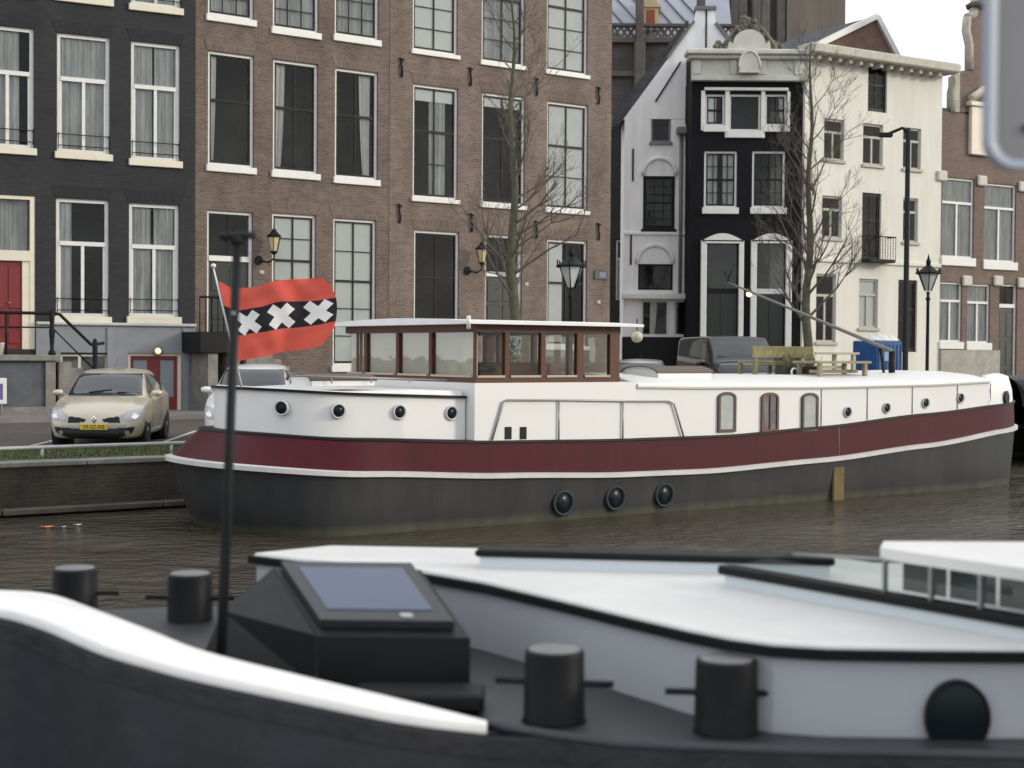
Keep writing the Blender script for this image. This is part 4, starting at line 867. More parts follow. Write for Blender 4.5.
        for s_ in (1, -1):
            ya = y0 + L * .2; patch([(ya, 1.0 * k), (ya + L * .2, 1.0 * k), (ya + L * .2, 1.38 * k), (ya + L * .09, 1.38 * k)], 'x', 'side_window', GLC, sgn=s_)
            patch([(s_ * .82 * kx, .86 * k), (s_ * .82 * kx, .62 * k), (s_ * .62 * kx, .6 * k), (s_ * .60 * kx, .76 * k)], 'y', 'headlight', mat('headlight_glass', (.62, .64, .66), .12), .012)
        patch([(-.55, .4), (.55, .4), (.55, .62), (-.55, .62)], 'y', 'lower_grille', TR, .008)
    zp_ = .4 if kind == 'hatch' else .5
    h_ = bvh.ray_cast(Vector((0, -9, zp_)), Vector((0, 1, 0))); yp = h_[0].y - .03
    PLM = mat('yellow_plate', (.62, .48, .04), .4); o = MB().bbox(-.26, .26, yp, yp + .03, zp_ - .055, zp_ + .055, .006).build('number_plate', PLM, t)
    if plate: textmesh(plate, .105, 'plate_text', mat('plate_ink', (.01, .01, .012), .5), o, T(0, yp - .003, zp_) @ RX(90))
    if kind == 'hatch':
        zl = .545; yb = bvh.ray_cast(Vector((0, -9, zl)), Vector((0, 1, 0)))[0].y - .01; d = MB(); q = [(0, .085), (.055, 0), (0, -.085), (-.055, 0)]; q2 = [(a_ * .55, b_ * .55) for a_, b_ in q]
        for i in range(4): j = (i + 1) % 4; d.add([(q[i][0], yb, zl + q[i][1]), (q[j][0], yb, zl + q[j][1]), (q2[j][0], yb - .015, zl + q2[j][1]), (q2[i][0], yb - .015, zl + q2[i][1])], [(0, 1, 2, 3)])
        d.build('diamond_badge', mat('chrome', (.7, .7, .7), .15, 1), t)
        patch([(.0 - .012, .56), (.012, .56), (.012, .57), (-.012, .57)], 'y', 'badge_mount', TR, .004)
        wp = MB()
        for s_ in (-.3, .25):
            a = bvh.ray_cast(Vector((s_, y0 + L * .262, 9)), Vector((0, 0, -1)))[0]; c = bvh.ray_cast(Vector((s_ + .42, y0 + L * .285, 9)), Vector((0, 0, -1)))[0]; wp.tube([a + Vector((0, 0, .02)), c + Vector((0, 0, .02))], .012, 5)
        wp.build('wiper', TR, t)
    for s_ in (1, -1):
        ym = y0 + L * .34; m_ = MB(); m_.lathe([(.01, -.1), (.06, -.09), (.085, -.02), (.085, .05), (.06, .09), (.01, .1)], 12, T(s_ * (hw + .07), ym, 1.02 * k) @ RY(90) @ Matrix.Diagonal((.75, .8, 1.05, 1)))
        m_.tube([(s_ * (hw - .08), ym + .02, .97 * k), (s_ * (hw + .02), ym, 1.0 * k)], .025, 6); mo = m_.build('mirror', paint, t)
        MB().box(s_ * (hw + .07) - .07, s_ * (hw + .07) + .07, ym + .072, ym + .078, 1.02 * k - .05, 1.02 * k + .05).build('mirror_glass', mat('chrome', (.7, .7, .7), .15, 1), mo)
        for yy in (y0 + L * .195, y0 + L * .81):
            rw = .31 if kind == 'hatch' else .34
            MB().lathe([(rw + .055, -.3), (rw + .055, .008), (rw - .03, .01)], 28, T(s_ * hw * .985, yy, rw) @ RY(90 * s_)).build('wheel_arch', TR, t)
            wh = MB(); wh.lathe([(rw - .09, -.2), (rw - .02, -.2), (rw, -.17), (rw, -.03), (rw - .02, 0), (rw - .08, .0)], 28, T(s_ * hw * .995, yy, rw) @ RY(90 * s_), cap=False)
            wo_ = wh.build('wheel', mat('tyre_rubber', (.02, .02, .02), .85), t); ri = MB(); MM = T(s_ * hw * .995, yy, rw) @ RY(90 * s_)
            ri.lathe([(rw - .08, -.01), (rw - .1, -.03), (.05, -.06)], 24, MM, cap=False)
            for j in range(7): ri.box(.03, rw - .09, -.028, .028, -.035, .0, M=MM @ RZ(j * 360 / 7))
            ri.lathe([(.06, -.04), (.05, .005), (.01, .008)], 12, MM); ri.build('rim', mat('alloy', (.55, .55, .54), .3, .8), wo_)
    MB().tube([(.0, y0 + L * .55, Hh), (.0, y0 + L * .62, Hh + .2)], .004, 4).build('aerial', TR, t)
    return t
def paintm(n, c, metal=.5, rough=.3): return mat(n, c, rough, metal, noise=.04, nscale=2, coat=.6)
p = atZ(94, 448, SZ)
fwd = Vector((math.sin(R(4.7)), -math.cos(R(4.7)), 0))
cp_ = p - fwd * 2.0; cp_.z = SZ + .004
car('beige hatchback with yellow number plate parked on the quay facing the water', tuple(cp_), 4.7, Wd=1.8, paint=paintm('champagne_paint', (.56, .51, .41), .35, .3), plate='29-SZ-RB')
p2 = atY(246, 430, 28.6); cp2 = p2 - fwd * 2.0
car('white hatchback parked behind the barge stern', (cp2.x, cp2.y, SZ + .004), 4.7, paintm('white_car_paint', (.72, .72, .70), 0, .25), Hh=1.6)
p3 = atY(640, 370, 41)
car('silver hatchback half hidden behind the wheelhouse end', (p3.x, p3.y, SZ + .004), -8, paintm('silver_paint', (.4, .41, .42), .6, .3), Hh=1.72, Wd=1.8)
p4 = atY(728, 360, 43)
car('dark grey van with lit windscreen parked before the black house', (p4.x, p4.y, SZ + .004), 8, paintm('dark_van_paint', (.012, .013, .015), .1, .4), L=4.6, Wd=1.95, Hh=2.35, kind='van', name='parked_van')

# blue tarpaulin stall
p = atY(877, 360, 41); bt = thing('blue_container', 'blue site container with white lumpy top beside the black lamp post', 'container', (p.x, p.y, SZ), 25)
zt = atY(877, 341, 41).z - SZ
bt.scale = (.66, .66, 1)
b = MB(); b.bbox(-.65, .65, -.8, .8, 0, zt, .03)
for i in range(7): x = -.57 + i * .19; b.bbox(x, x + .06, -.83, -.803, .1, zt - .1, .01)
b.build('body', mat('blue_paint', (.02, .09, .26), .5, noise=.25, nscale=3), bt)
P = [[(-.66 + 1.32 * i / 14, -.8 + 1.6 * j / 10, zt + .02 + (.12 + .06 * math.sin(i * 1.3) + .05 * math.sin(j * 1.9 + i)) * math.sin(PI * i / 14) ** .5 * math.sin(PI * j / 10) ** .5) for j in range(11)] for i in range(15)]
MB().grid(P).build('cover', WHITE, bt); MB().box(-.3, .2, -.84, -.832, zt - .55, zt - .3).build('label_panel', mat('pale_blue_panel', (.25, .4, .6), .5), bt)

# ------------------------------------------------------------------ the barge
BO = Frame(-1.35, 22.95, 0, 35.5)
bg_ = thing('houseboat', 'long white, burgundy and grey houseboat barge moored across the canal', 'houseboat', tuple(BO.o), BO.deg)
VC = 2.25; US, LS, NS = -1.0, 1.95, 2.25; UB, LB, NB_ = 12.9, 3.75, 2.3
def shape(u, ins, ls=0, lb=0):
    if u < US: q = min(1, (US - u) / max(.05, LS - ins + ls)); return (1 - q ** NS) ** (1 / NS)
    if u > UB: q = min(1, (u - UB) / max(.05, LB - ins + lb)); return (1 - q ** NB_) ** (1 / NB_)
    return 1
def side(u, ins=0, ls=0, lb=0): return VC - (VC - ins) * shape(u, ins, ls, lb)
def usamp(u0, u1, ins=0, ls=0, lb=0, n=40):
    lo = US - (LS - ins + ls); hi = UB + LB - ins + lb; a = max(u0, lo); c = min(u1, hi); out = []
    if a < US: out += [US - (US - a) * math.sin(PI / 2 * (1 - i / 26)) if a == lo else a + (US - a) * i / 26 for i in range(26)]
    s0 = max(a, US); s1 = min(c, UB); out += [s0 + (s1 - s0) * i / n for i in range(n + (0 if c > UB else 1))] if s1 > s0 else []
    if c > UB: st_ = max(a, UB); out += [st_ + (c - st_) * (math.sin(PI / 2 * i / 26) if c == hi else i / 26) for i in range(27)]
    return out
zS = [(-3.0, 1.06), (-1, .93), (1.5, .80), (4, .71), (6, .69), (9, .78), (12, .96), (14.5, 1.17), (16.6, 1.24)]
zB = [(-2.9, 1.53), (-1, 1.45), (1.5, 1.35), (4, 1.31), (6.5, 1.31), (9, 1.41), (12, 1.60), (14.5, 1.74), (16.6, 1.80)]
def tumble(u): return .04 + .42 * max(0, min(1, (-.2 - u) / 2.2)) ** 1.2 if u < -.2 else .04
def shell(levels, u0, u1, name, m, closetop=True, closebot=False, parent=bg_, n=44, smooth=True, ends=True):
    # levels: list of (insetfun(u or const), zfun(u), ls)
    rows = []; base = usamp(u0, u1, 0, 0, 0, n); 
    lo0, hi0 = US - LS, UB + LB
    for ins, zf_, ls in levels:
        row = []
        for u in base:
            i_ = ins(u) if callable(ins) else ins
            uu = u
            if u < US and u0 <= lo0: uu = US - (US - u) * (LS - i_ + ls) / LS
            if u > UB and u1 >= hi0: uu = UB + (u - UB) * (LB - i_) / LB
            row.append((uu, i_, zf_(u) if callable(zf_) else zf_, ls if (u < US and u0 <= lo0) else 0))
        rows.append(row)
    b = MB(); k = len(base)
    for far in (0, 1):
        P = []
        for row in rows:
            r_ = []
            for (uu, i_, z_, ls) in row:
                v_ = side(uu, i_, ls); r_.append((uu, v_ if not far else 2 * VC - v_, z_))
            P.append(r_)
        if far: P = [r_[::-1] for r_ in P]
        b.grid(P, smooth=smooth)
    def strip(row, flip):
        n0 = len(b.v); 
        for (uu, i_, z_, ls) in row: v_ = side(uu, i_, ls); b.v.append((uu, v_, z_)); b.v.append((uu, 2 * VC - v_, z_))
        for j in range(k - 1): f = (n0 + 2 * j, n0 + 2 * j + 2, n0 + 2 * j + 3, n0 + 2 * j + 1); b.f.append(f[::-1] if flip else f); b.m.append(0); b.sm.append(False)
    if closetop: strip(rows[-1], False)
    if closebot: strip(rows[0], True)
    if ends:
        for j in (0, k - 1):
            near = []; 
            for row in rows: uu, i_, z_, ls = row[j]; v_ = side(uu, i_, ls); near.append((uu, v_, z_))
            if abs(near[0][1] - VC) > .02:
                poly = near + [(a, 2 * VC - c, z_) for a, c, z_ in near[::-1]]; b.add(poly, [tuple(range(len(poly)))])
    return b.build(name, m, parent)
def hull_mat():
    m = bpy.data.materials.new('hull_grey'); nt, N, L = nodes(m); b = N['Principled BSDF']; b.inputs['Roughness'].default_value = .42; b.inputs['Specular IOR Level'].default_value = .3
    tc = N.new('ShaderNodeTexCoord'); sx = N.new('ShaderNodeSeparateXYZ'); L.new(tc.outputs['Object'], sx.inputs[0])
    n = N.new('ShaderNodeTexNoise'); n.inputs['Scale'].default_value = 2.5; n.inputs['Detail'].default_value = 8; mp = N.new('ShaderNodeMapping'); mp.inputs['Scale'].default_value = (1.6, 1.6, .3); L.new(tc.outputs['Object'], mp.inputs[0]); L.new(mp.outputs[0], n.inputs['Vector'])
    cr = N.new('ShaderNodeValToRGB'); L.new(n.outputs['Fac'], cr.inputs[0]); cr.color_ramp.elements[0].color = (.033, .035, .039, 1); cr.color_ramp.elements[1].color = (.05, .051, .05, 1); cr.color_ramp.elements[0].position = .3; cr.color_ramp.elements[1].position = .7
    mr = N.new('ShaderNodeMapRange'); mr.inputs[1].default_value = .06; mr.inputs[2].default_value = .17; mr.inputs[3].default_value = 1; mr.inputs[4].default_value = 0; L.new(sx.outputs[2], mr.inputs[0])
    ad = N.new('ShaderNodeMath'); ad.operation = 'MULTIPLY'; L.new(mr.outputs[0], ad.inputs[0]); L.new(n.outputs['Fac'], ad.inputs[1])
    mx = N.new('ShaderNodeMix'); mx.data_type = 'RGBA'; L.new(ad.outputs[0], mx.inputs[0]); L.new(cr.outputs[0], mx.inputs[6]); mx.inputs[7].default_value = (.13, .13, .085, 1); L.new(mx.outputs[2], b.inputs['Base Color'])
    w_ = N.new('ShaderNodeTexNoise'); w_.inputs['Scale'].default_value = .8; L.new(tc.outputs['Object'], w_.inputs['Vector']); bp = N.new('ShaderNodeBump'); bp.inputs['Distance'].default_value = .03; bp.inputs['Strength'].default_value = .5; L.new(w_.outputs['Fac'], bp.inputs['Height']); L.new(bp.outputs[0], b.inputs['Normal'])
    return m
HULL = hull_mat(); BURG = mat('burgundy_paint', (.060, .006, .011), .42, noise=.14, nscale=2, streak=3, spec=.16)
fS = lambda u: lerp(zS, u); fB = lambda u: lerp(zB, u)
shell([(.3, -.5, -.6), (.12, 0.0, -.25), (.06, lambda u: fS(u) * .5, -.1), (.02, lambda u: fS(u) - .05, -.02)], -9, 99, 'hull', HULL, closetop=False)
shell([(.02, lambda u: fS(u) - .05, -.02), (-.05, lambda u: fS(u) - .034, 0.05), (-.05, lambda u: fS(u) + .034, 0.05), (.02, lambda u: fS(u) + .05, 0)], -9, 99, 'rubbing_strake', mat('strake_white', (.58, .58, .56), .5, noise=.12, nscale=2), closetop=False, smooth=False)
shell([(.02, lambda u: fS(u) + .05, 0), (tumble, fB, 0)], -9, 99, 'burgundy_band', BURG)
shell([(lambda u: tumble(u) - .025, lambda u: fB(u) - .02, 0), (lambda u: tumble(u) - .03, lambda u: fB(u) + .012, 0), (lambda u: tumble(u) + .02, lambda u: fB(u) + .02, 0)], -9, 99, 'deck_edge', BLACK)
def hit(px, py, ins=.08, ls=0, off=0.0):
    v = .3
    for _ in range(12):
        u, z = BO.hit(px, py, v); i_ = ins(u) if callable(ins) else ins; v = v * .5 + .5 * side(u, i_, ls)
    i_ = ins(u) if callable(ins) else ins; dv = (side(u + .05, i_, ls) - side(u - .05, i_, ls)) / .1; return u, v - off, z, math.degrees(math.atan(dv))
UBOW = hit(989, 400)[0]; print('UBOW', UBOW)
# white side: aft cabin (rounded), mid block, fore cabin, bow bulwark
fAft = lambda u: 2.17 - .035 * (u + 2.5)
aftin = lambda u: .30 + .35 * max(0, min(1, (-.2 - u) / 2.2))
LSs = -.03
shell([(aftin, lambda u: fB(u) - .01, LSs), (aftin, fAft, LSs)], -9, .95, 'aft_cabin', BWHITE)
shell([(lambda u: aftin(u) - .05, lambda u: fAft(u) + .002, LSs), (lambda u: aftin(u) - .05, lambda u: fAft(u) + .04, LSs)], -9, .95, 'aft_roof_edge', BLACK)
shell([(lambda u: aftin(u) + .02, lambda u: fAft(u) + .042, LSs), (lambda u: aftin(u) + .05, lambda u: fAft(u) + .055 + .065 * max(0, min(1, u + 1)), LSs)], -9, .9, 'aft_roof', BWHITE)
shell([(.07, lambda u: fB(u) - .01, 0), (.07, 2.3, 0)], .98, 4.35, 'wheelhouse_base', BWHITE)
ftop = lambda u: lerp([(4, 2.24), (6, 2.21), (9, 2.19), (12, 2.21), (14, 2.26)], u)
shell([(.08, lambda u: fB(u) - .01, 0), (.08, lambda u: ftop(u) - .05, 0)], 4.36, UBOW, 'fore_cabin', BWHITE, closetop=False)
shell([(.05, lambda u: ftop(u) - .05, 0), (.03, lambda u: ftop(u) - .02, 0), (.03, lambda u: ftop(u) + .02, 0), (.12, lambda u: ftop(u) + .05, 0), (.6, lambda u: ftop(u) + .13, 0), (1.4, lambda u: ftop(u) + .19, 0)], 4.36, UBOW, 'fore_roof', BWHITE)
bt_ = lambda u: lerp([(13, 2.27), (14.2, 2.38), (14.8, 2.42), (15.8, 2.34), (16.7, 2.2)], u)
shell([(.06, lambda u: fB(u) - .01, 0), (.08, lambda u: fB(u) + .25, 0), (.16, bt_, 0), (.22, bt_, 0), (.26, lambda u: fB(u) + .2, 0)], UBOW + .01, 99, 'bow_bulwark', BWHITE)
def porthole(px, py, r, ins, ls=0, ring=GALV, deep=False, lab=None):
    u, v, z, a = hit(px, py, ins, ls); M = T(u, v - .014, z) @ RZ(a) @ RX(90)
    o = MB().lathe([(r * 1.0, -.01), (r * 1.28, -.01), (r * 1.28, .012), (r * 1.15, .03), (r * 1.0, .02), (r * .95, -.005)], 26, M, cap=False).build('porthole', ring, bg_)
    MB().lathe([(r * 1.02, -.002), (r * 1.0, .004), (.01, .006)], 26, M).build('glass', DGLASS, o)
RIM = mat('pale_rim', (.45, .46, .47), .5); 
for px, py in ((281, 408), (338, 411), (399, 412), (451, 413)): porthole(px, py, .095, aftin, LSs, mat('dark_rim', (.55, .55, .56), .5))
for px, py in ((847, 412), (886, 408), (925, 403), (960, 398)): porthole(px, py, .085, .08, 0, RIM)
PR = mat('hull_port_rim', (.03, .042, .05), .7, 0, spec=.3)
for px, py in ((563, 503), (615, 498), (664, 495)): porthole(px, py, .175, .06, 0, PR)
u, v, z, a = hit(1004, 398, .1); M = T(u, v - .05, z) @ RZ(a) @ RX(90); MB().lathe([(.12, 0), (.16, 0), (.16, .03), (.12, .03)], 18, M).build('hawse_hole', DGLASS, bg_)
# arched windows
def archwin(px, m_, gl):
    u, v, z, a = hit(px, 412, .08); hw_, zh = .19, 0; y = v - .025; z0 = z - .33; z1 = z + .28
    def outl(e, s=1): return [(u - hw_ - e, z0 - e), (u + hw_ + e, z0 - e)] + [(u + (hw_ + e) * math.cos(t_), z1 - .02 + (.075 + e) * math.sin(t_)) for t_ in [PI * i / 10 for i in range(11)]]
    o = MB(); A = outl(.03); B = outl(-.02); n_ = len(A)
    for i in range(n_):
        j = (i + 1) % n_; o.add([(A[i][0], y - .02, A[i][1]), (A[j][0], y - .02, A[j][1]), (B[j][0], y - .02, B[j][1]), (B[i][0], y - .02, B[i][1])], [(0, 1, 2, 3)]); o.add([(A[i][0], y - .02, A[i][1]), (A[i][0], v + .02, A[i][1]), (A[j][0], v + .02, A[j][1]), (A[j][0], y - .02, A[j][1])], [(0, 1, 2, 3)])
    wo = o.build('arched_window', m_, bg_); MB().prism(outl(-.01), y + .0, y + .004, 'y').build('pane', gl, wo)
    if gl is not GWH: MB().box(u - .015, u + .015, y - .022, y - .003, z0, z1 + .05).build('mullion', m_, wo)
GWH = mat('curtained_glass', (.36, .39, .38), .12, noise=.15, nscale=3)
archwin(726, mat('dark_brown_frame', (.07, .045, .035), .5), GWH); archwin(769, mat('mahogany_bright', (.13, .045, .025), .5), mat('curtained_glass_dark', (.09, .10, .12), .1, noise=.4, nscale=3)); archwin(809, mat('dark_brown_frame', (.07, .045, .035), .5), GWH)
# grooves, grab rails and vents
GR = mat('seam_grey', (.2, .2, .2), .6); b = MB()
for px in (867, 912, 957, 821, 990): u, v, z, a = hit(px, 410, .08); b.tube([(u, v - .004, fB(u) + .03), (u, v - .004, ftop(u) - .06)], .012, 4)
b.build('panel_seam', GR, bg_)
def rp(px, py, off=.03): u, v, z, a = hit(px, py, .07); return (u, v - off, z)
zr = rp(560, 401)[2]; p0 = rp(491, 440); p1 = rp(502, 402); p2_ = rp(506, 400); p3_ = rp(560, 400); p4_ = rp(622, 401); p5 = rp(668, 401); p6 = rp(673, 404); p7 = rp(683, 438)
b = MB(); b.tube([p0, p1, p2_, p3_, p4_, p5, p6, p7], .018, 6)
for px in (558, 622): q = rp(px, 401); b.tube([q, (q[0], q[1], fB(q[0]))], .015, 6)
for px in (530, 590, 650): q = rp(px, 401); b.tube([q, (q[0], .08, q[2])], .01, 5)
b.build('side_rail', mat('rail_grey', (.3, .3, .3), .4, .4), bg_)
for px in (508, 523): u, v, z, a = hit(px, 433, .07); MB().box(u - .065, u + .065, v - .012, v - .002, z - .1, z + .1).build('scupper', BLACK, bg_)
for py in (399, 421):
    u, v, z, a = hit(241, py, aftin, LSs); b = MB(); M = T(u, v - .01, z) @ RZ(a)
    for k in range(6): b.box(-.09, .09, -.02, .0, -.12 + k * .045, -.095 + k * .045, M=M)
    b.build('vent_grille', mat('vent_grey', (.3, .3, .3), .5), bg_)
# ochre fender board and its rust streak
u, v, z, a = hit(838, 480, .05); b = MB(); b.bbox(u - .15, u + .15, v - .03, v + .03, -.05, z + .25, .01); tag(b.build('fender_board', mat('ochre_board', (.15, .11, .04), .8, noise=.3, nscale=7), None, tuple(BO.o), (0, 0, R(BO.deg))), 'weathered ochre board hanging down the grey hull by the bow', 'fender board')
MB().tube([(u, v - .02, fS(u)), (u, v - .0, fB(u) + .02)], .018, 5).build('rope', mat('old_rope', (.2, .16, .13), .9), None, tuple(BO.o), (0, 0, R(BO.deg))); tag(bpy.data.objects['rope'], 'short pale rope holding the ochre board over the burgundy band', 'rope')
# wheelhouse
wh = thing('wh_tmp', 'x', 'x'); bpy.data.objects.remove(wh)
wa, wc, va, vb = 1.06, BO.hit(620, 350, .16)[0], .16, 4.04; z0, z1 = 2.28, 3.24
wf = MB()
def post(u0, u1, v0, v1): wf.bbox(u0, u1, v0, v1, z0, z1, .008)
ps = [wa, wc]
npx = [(466, 477), (505, 510), (541, 546), (577, 584), (610, 620)]; side_u = []
for a_, c_ in npx:
    q0 = BO.hit(a_, 350, va)[0]; q1 = BO.hit(c_, 350, va)[0]; side_u.append((max(q0, wa), q1))
side_u[0] = (wa, side_u[0][1]); side_u[-1] = (side_u[-1][0], wc)
for q0, q1 in side_u: post(q0, q1, va, va + .09); post(q0, q1, vb - .09, vb)
# aft and fore face posts (positions along v)
vpx = []
for px in (462, 430, 397, 365, 333):
    d = ray(px, 350); pp = BO.w(wa, 0); nrm = BO.u; t_ = (pp - CAMP).dot(nrm) / d.dot(nrm); q = CAMP + d * t_; vpx.append(BO.loc(q)[1])
vb = 4.42; vpx = [q for q in vpx if q < 4.2]; print('VPX', vpx)
if len(vpx) < 5: vpx.append(vb - .05)
for vv in vpx[1:-1]: post(wa, wa + .09, vv - .05, vv + .05); post(wc - .09, wc, vv - .05, vv + .05)
for zz0, zz1 in ((z0, z0 + .1), (z1 - .12, z1)):
    wf.box(wa - .004, wc + .004, va - .004, va + .094, zz0 - .002, zz1 + .002); wf.box(wa - .004, wc + .004, vb - .094, vb + .004, zz0 - .002, zz1 + .002)
    wf.box(wa - .006, wa + .096, va - .002, vb + .002, zz0 - .004, zz1 + .004); wf.box(wc - .096, wc + .006, va - .002, vb + .002, zz0 - .004, zz1 + .004)
wf.box(wa - .02, wc + .02, va - .03, va - .006, z0 - .06, z0 + .02)
wh = wf.build('wheelhouse', MAHOG, bg_)
g = MB(); g.box(wa + .1, wc - .1, va + .04, va + .046, z0 + .1, z1 - .12); g.box(wa + .1, wc - .1, vb - .046, vb - .04, z0 + .1, z1 - .12); g.box(wa + .04, wa + .046, va + .1, vb - .1, z0 + .1, z1 - .12); g.box(wc - .046, wc - .04, va + .1, vb - .1, z0 + .1, z1 - .12); g.build('glazing', GLASSB, wh)
# rounded inner casings so that each light has arched corners
cs = MB()
def casing(o, d, w_, zb_, zt_):      # o start, d unit dir, w width
    r_ = .07
    for c in ((0, 1), (w_, -1)):
        pts = []
        for i in range(6): t_ = PI / 2 * i / 5; pts.append((c[0] + c[1] * (r_ - r_ * math.sin(t_)), zt_ - (r_ - r_ * math.cos(t_))))
        pts.append((c[0], zt_)); 
        P3 = [Vector(o) + Vector(d) * p_[0] + Vector((0, 0, p_[1])) for p_ in pts]; cs.add(P3, [tuple(range(len(P3)))])
for (a0, a1), (b0, b1) in zip(side_u, side_u[1:]): casing((a1, va + .03, 0), (1, 0, 0), b0 - a1, z0 + .1, z1 - .118)
for v_a, v_b in zip([va + .09] + [q + .05 for q in vpx[1:-1]], [q - .05 for q in vpx[1:-1]] + [vb - .09]): casing((wa + .03, v_a, 0), (0, 1, 0), v_b - v_a, z0 + .1, z1 - .118)
cs.build('light_corners', MAHOG, wh)
sl_ = MB()
for (a0, a1), (b0, b1) in zip(side_u, side_u[1:]): sl_.box(a1 + .01, b0 - .01, va - .028, va - .006, z0 + .105, z0 + .14)
for v_a, v_b in zip([va + .09] + [q + .05 for q in vpx[1:-1]], [q - .05 for q in vpx[1:-1]] + [vb - .09]): sl_.box(wa - .03, wa - .008, v_a + .01, v_b - .01, z0 + .105, z0 + .14)
sl_.build('window_sill', mat('pale_bead', (.45, .38, .3), .5), wh)
bl_ = MB()
for v_a, v_b in zip([va + .09] + [q + .05 for q in vpx[1:-1]], [q - .05 for q in vpx[1:-1]] + [vb - .09]):
    P = [[(wa + .085 + .008 * math.sin(i * 1.1), v_a - .02 + (v_b - v_a + .04) * i / 20, z) for z in (z0 + .1, z1 - .12)] for i in range(21)]; bl_.grid(P)
cbm = bpy.data.materials.new('cream_blind'); nt, N, L = nodes(cbm); N['Principled BSDF'].inputs['Base Color'].default_value = (.86, .82, .70, 1); N['Principled BSDF'].inputs['Roughness'].default_value = .9
tr_ = N.new('ShaderNodeBsdfTranslucent'); tr_.inputs[0].default_value = (.86, .82, .70, 1); mx_ = N.new('ShaderNodeMixShader'); mx_.inputs[0].default_value = .35; L.new(N['Principled BSDF'].outputs[0], mx_.inputs[1]); L.new(tr_.outputs[0], mx_.inputs[2]); L.new(mx_.outputs[0], N['Material Output'].inputs[0])
bl_.build('roller_blinds', cbm, wh)
MB().box(wa + .1, wc - .1, va + .1, vb - .1, 2.301, 2.31).build('floor', mat('floor_dark', (.05, .035, .025), .6), wh)
b = MB(); zc_ = 3.243; P = []
for i in range(13):
    r_ = []
    for j in range(25):
        v_ = va - .25 + (vb - va + .5) * j / 24; q = (j / 24 - .5) * 2; r_.append((wa - .3 + (wc - wa + .62) * i / 12, v_, zc_ + .045 + .07 * (1 - q * q)))
    P.append(r_)
b.grid(P); b.grid([[(x, y, zc_) for x, y, z in r_][::-1] for r_ in P]); 
for row in (P[0], P[-1][::-1]): b.grid([[p_ for p_ in row], [(p_[0], p_[1], zc_) for p_ in row]], smooth=False)
for row in ([r_[0] for r_ in P][::-1], [r_[-1] for r_ in P]): b.grid([[p_ for p_ in row], [(p_[0], p_[1], zc_) for p_ in row]], smooth=False)
b.build('roof', mat('roof_white', (.8, .8, .78), .5, noise=.06), wh)
MB().tube([(wa - .28, va - .2, 3.16), (wa - .28, va - .2, 3.37)], .035, 8).build('corner_light', WHITE, wh)
# seat and console inside
ci = thing('helm_chair', 'dark high backed helm seat inside the wheelhouse', 'seat', tuple(BO.w(wa + .62, 1.0, 2.31)), BO.deg)
MB().bbox(-.22, .22, -.22, .22, .16, .26, .03).build('cushion', BLACK, ci); MB().bbox(-.24, -.16, -.22, .22, .26, .62, .03).build('backrest', BLACK, ci); MB().tube([(0, 0, 0), (0, 0, .16)], .04, 8).build('pedestal', IRON, ci)
ct = thing('helm_console', 'low dark console with plants inside the wheelhouse windows', 'console', tuple(BO.w(wa + 1.7, 1.7, 2.31)), BO.deg)
MB().bbox(-.9, 1.2, .3, .9, 0, .3, .02).build('cabinet', MAHOG, ct); b = MB()
for i in range(260):
    c = rnd.choice((-.4, .5)); a = rnd.uniform(0, 2 * PI); r_ = rnd.uniform(0, .2); p_ = Vector((c + math.cos(a) * r_, .6 + math.sin(a) * r_, .3 + rnd.uniform(.02, .42))); q = Vector((rnd.uniform(-.05, .05), rnd.uniform(-.05, .05), rnd.uniform(-.05, .05))); b.add([p_, p_ + q, p_ + q * .5 + Vector((0, .02, .04))], [(0, 1, 2)])
b.build('foliage', mat('indoor_plant', (.05, .09, .03), .8), ct)
# ball fender hanging at the roof end
q = atY(637, 337, 27.5); hb = thing('hanging_ball', 'cream net ball hanging from the wheelhouse roof end', 'ornament', tuple(q))
MB().lathe([(.105 * math.sin(PI * i / 10) + .003, -.105 * math.cos(PI * i / 10)) for i in range(11)], 14).build('ball', mat('cream_net', (.5, .46, .34), .8, noise=.5, nscale=20), hb); MB().tube([(0, 0, .1), (0, 0, .34)], .012, 5).build('cord', BLACK, hb)
# hatches on deck
def hatch(px, py, v, w_, d_, h_, lab, mm, top):
    u, z = BO.hit(px, py, v); t = thing('deck_hatch', lab, 'hatch', tuple(BO.w(u, v, ztop_here(u))), BO.deg, 'hatches on the barge roof'); P = []
    ap = [(-d_ / 2, 0), (d_ / 2, 0)] + [(d_ / 2 * math.cos(a_), h_ * .45 + h_ * .55 * math.sin(a_)) for a_ in [PI * i / 12 for i in range(13)]]
    MB().prism(ap, 0, w_, 'x', M=RZ(0)).build('coaming', mm, t); ap2 = [(a_ * 1.05, z_ + .015) for a_, z_ in ap[2:]] + [(a_, z_) for a_, z_ in ap[:1:-1]]
    MB().prism(ap2, -.04, w_ + .04, 'x').build('lid', top, t)
ztop_here = lambda u: (fAft(u) + .12) if u < 1 else ftop(u) + .12
BRN = mat('brown_hatch', (.10, .065, .05), .5, noise=.2)
hatch(300, 383, 1.1, 1.1, .8, .17, 'low rounded hatch with brown lid on the aft cabin', BWHITE, BRN)
hatch(640, 380, 1.2, 1.3, 1.0, .21, 'low rounded hatch with brown lid forward of the wheelhouse', BWHITE, BRN)
o = MB().tube([(-2.0, .62, 2.42), (.8, .62, 2.34)], .015, 6); 
for k in range(5): x = -2 + k * .7; o.tube([(x, .62, 2.3), (x, .62, 2.42 - (x + 2) * .028)], .012, 5)
o.build('aft_rail', mat('rail_grey', (.3, .3, .3), .4, .4), bg_)
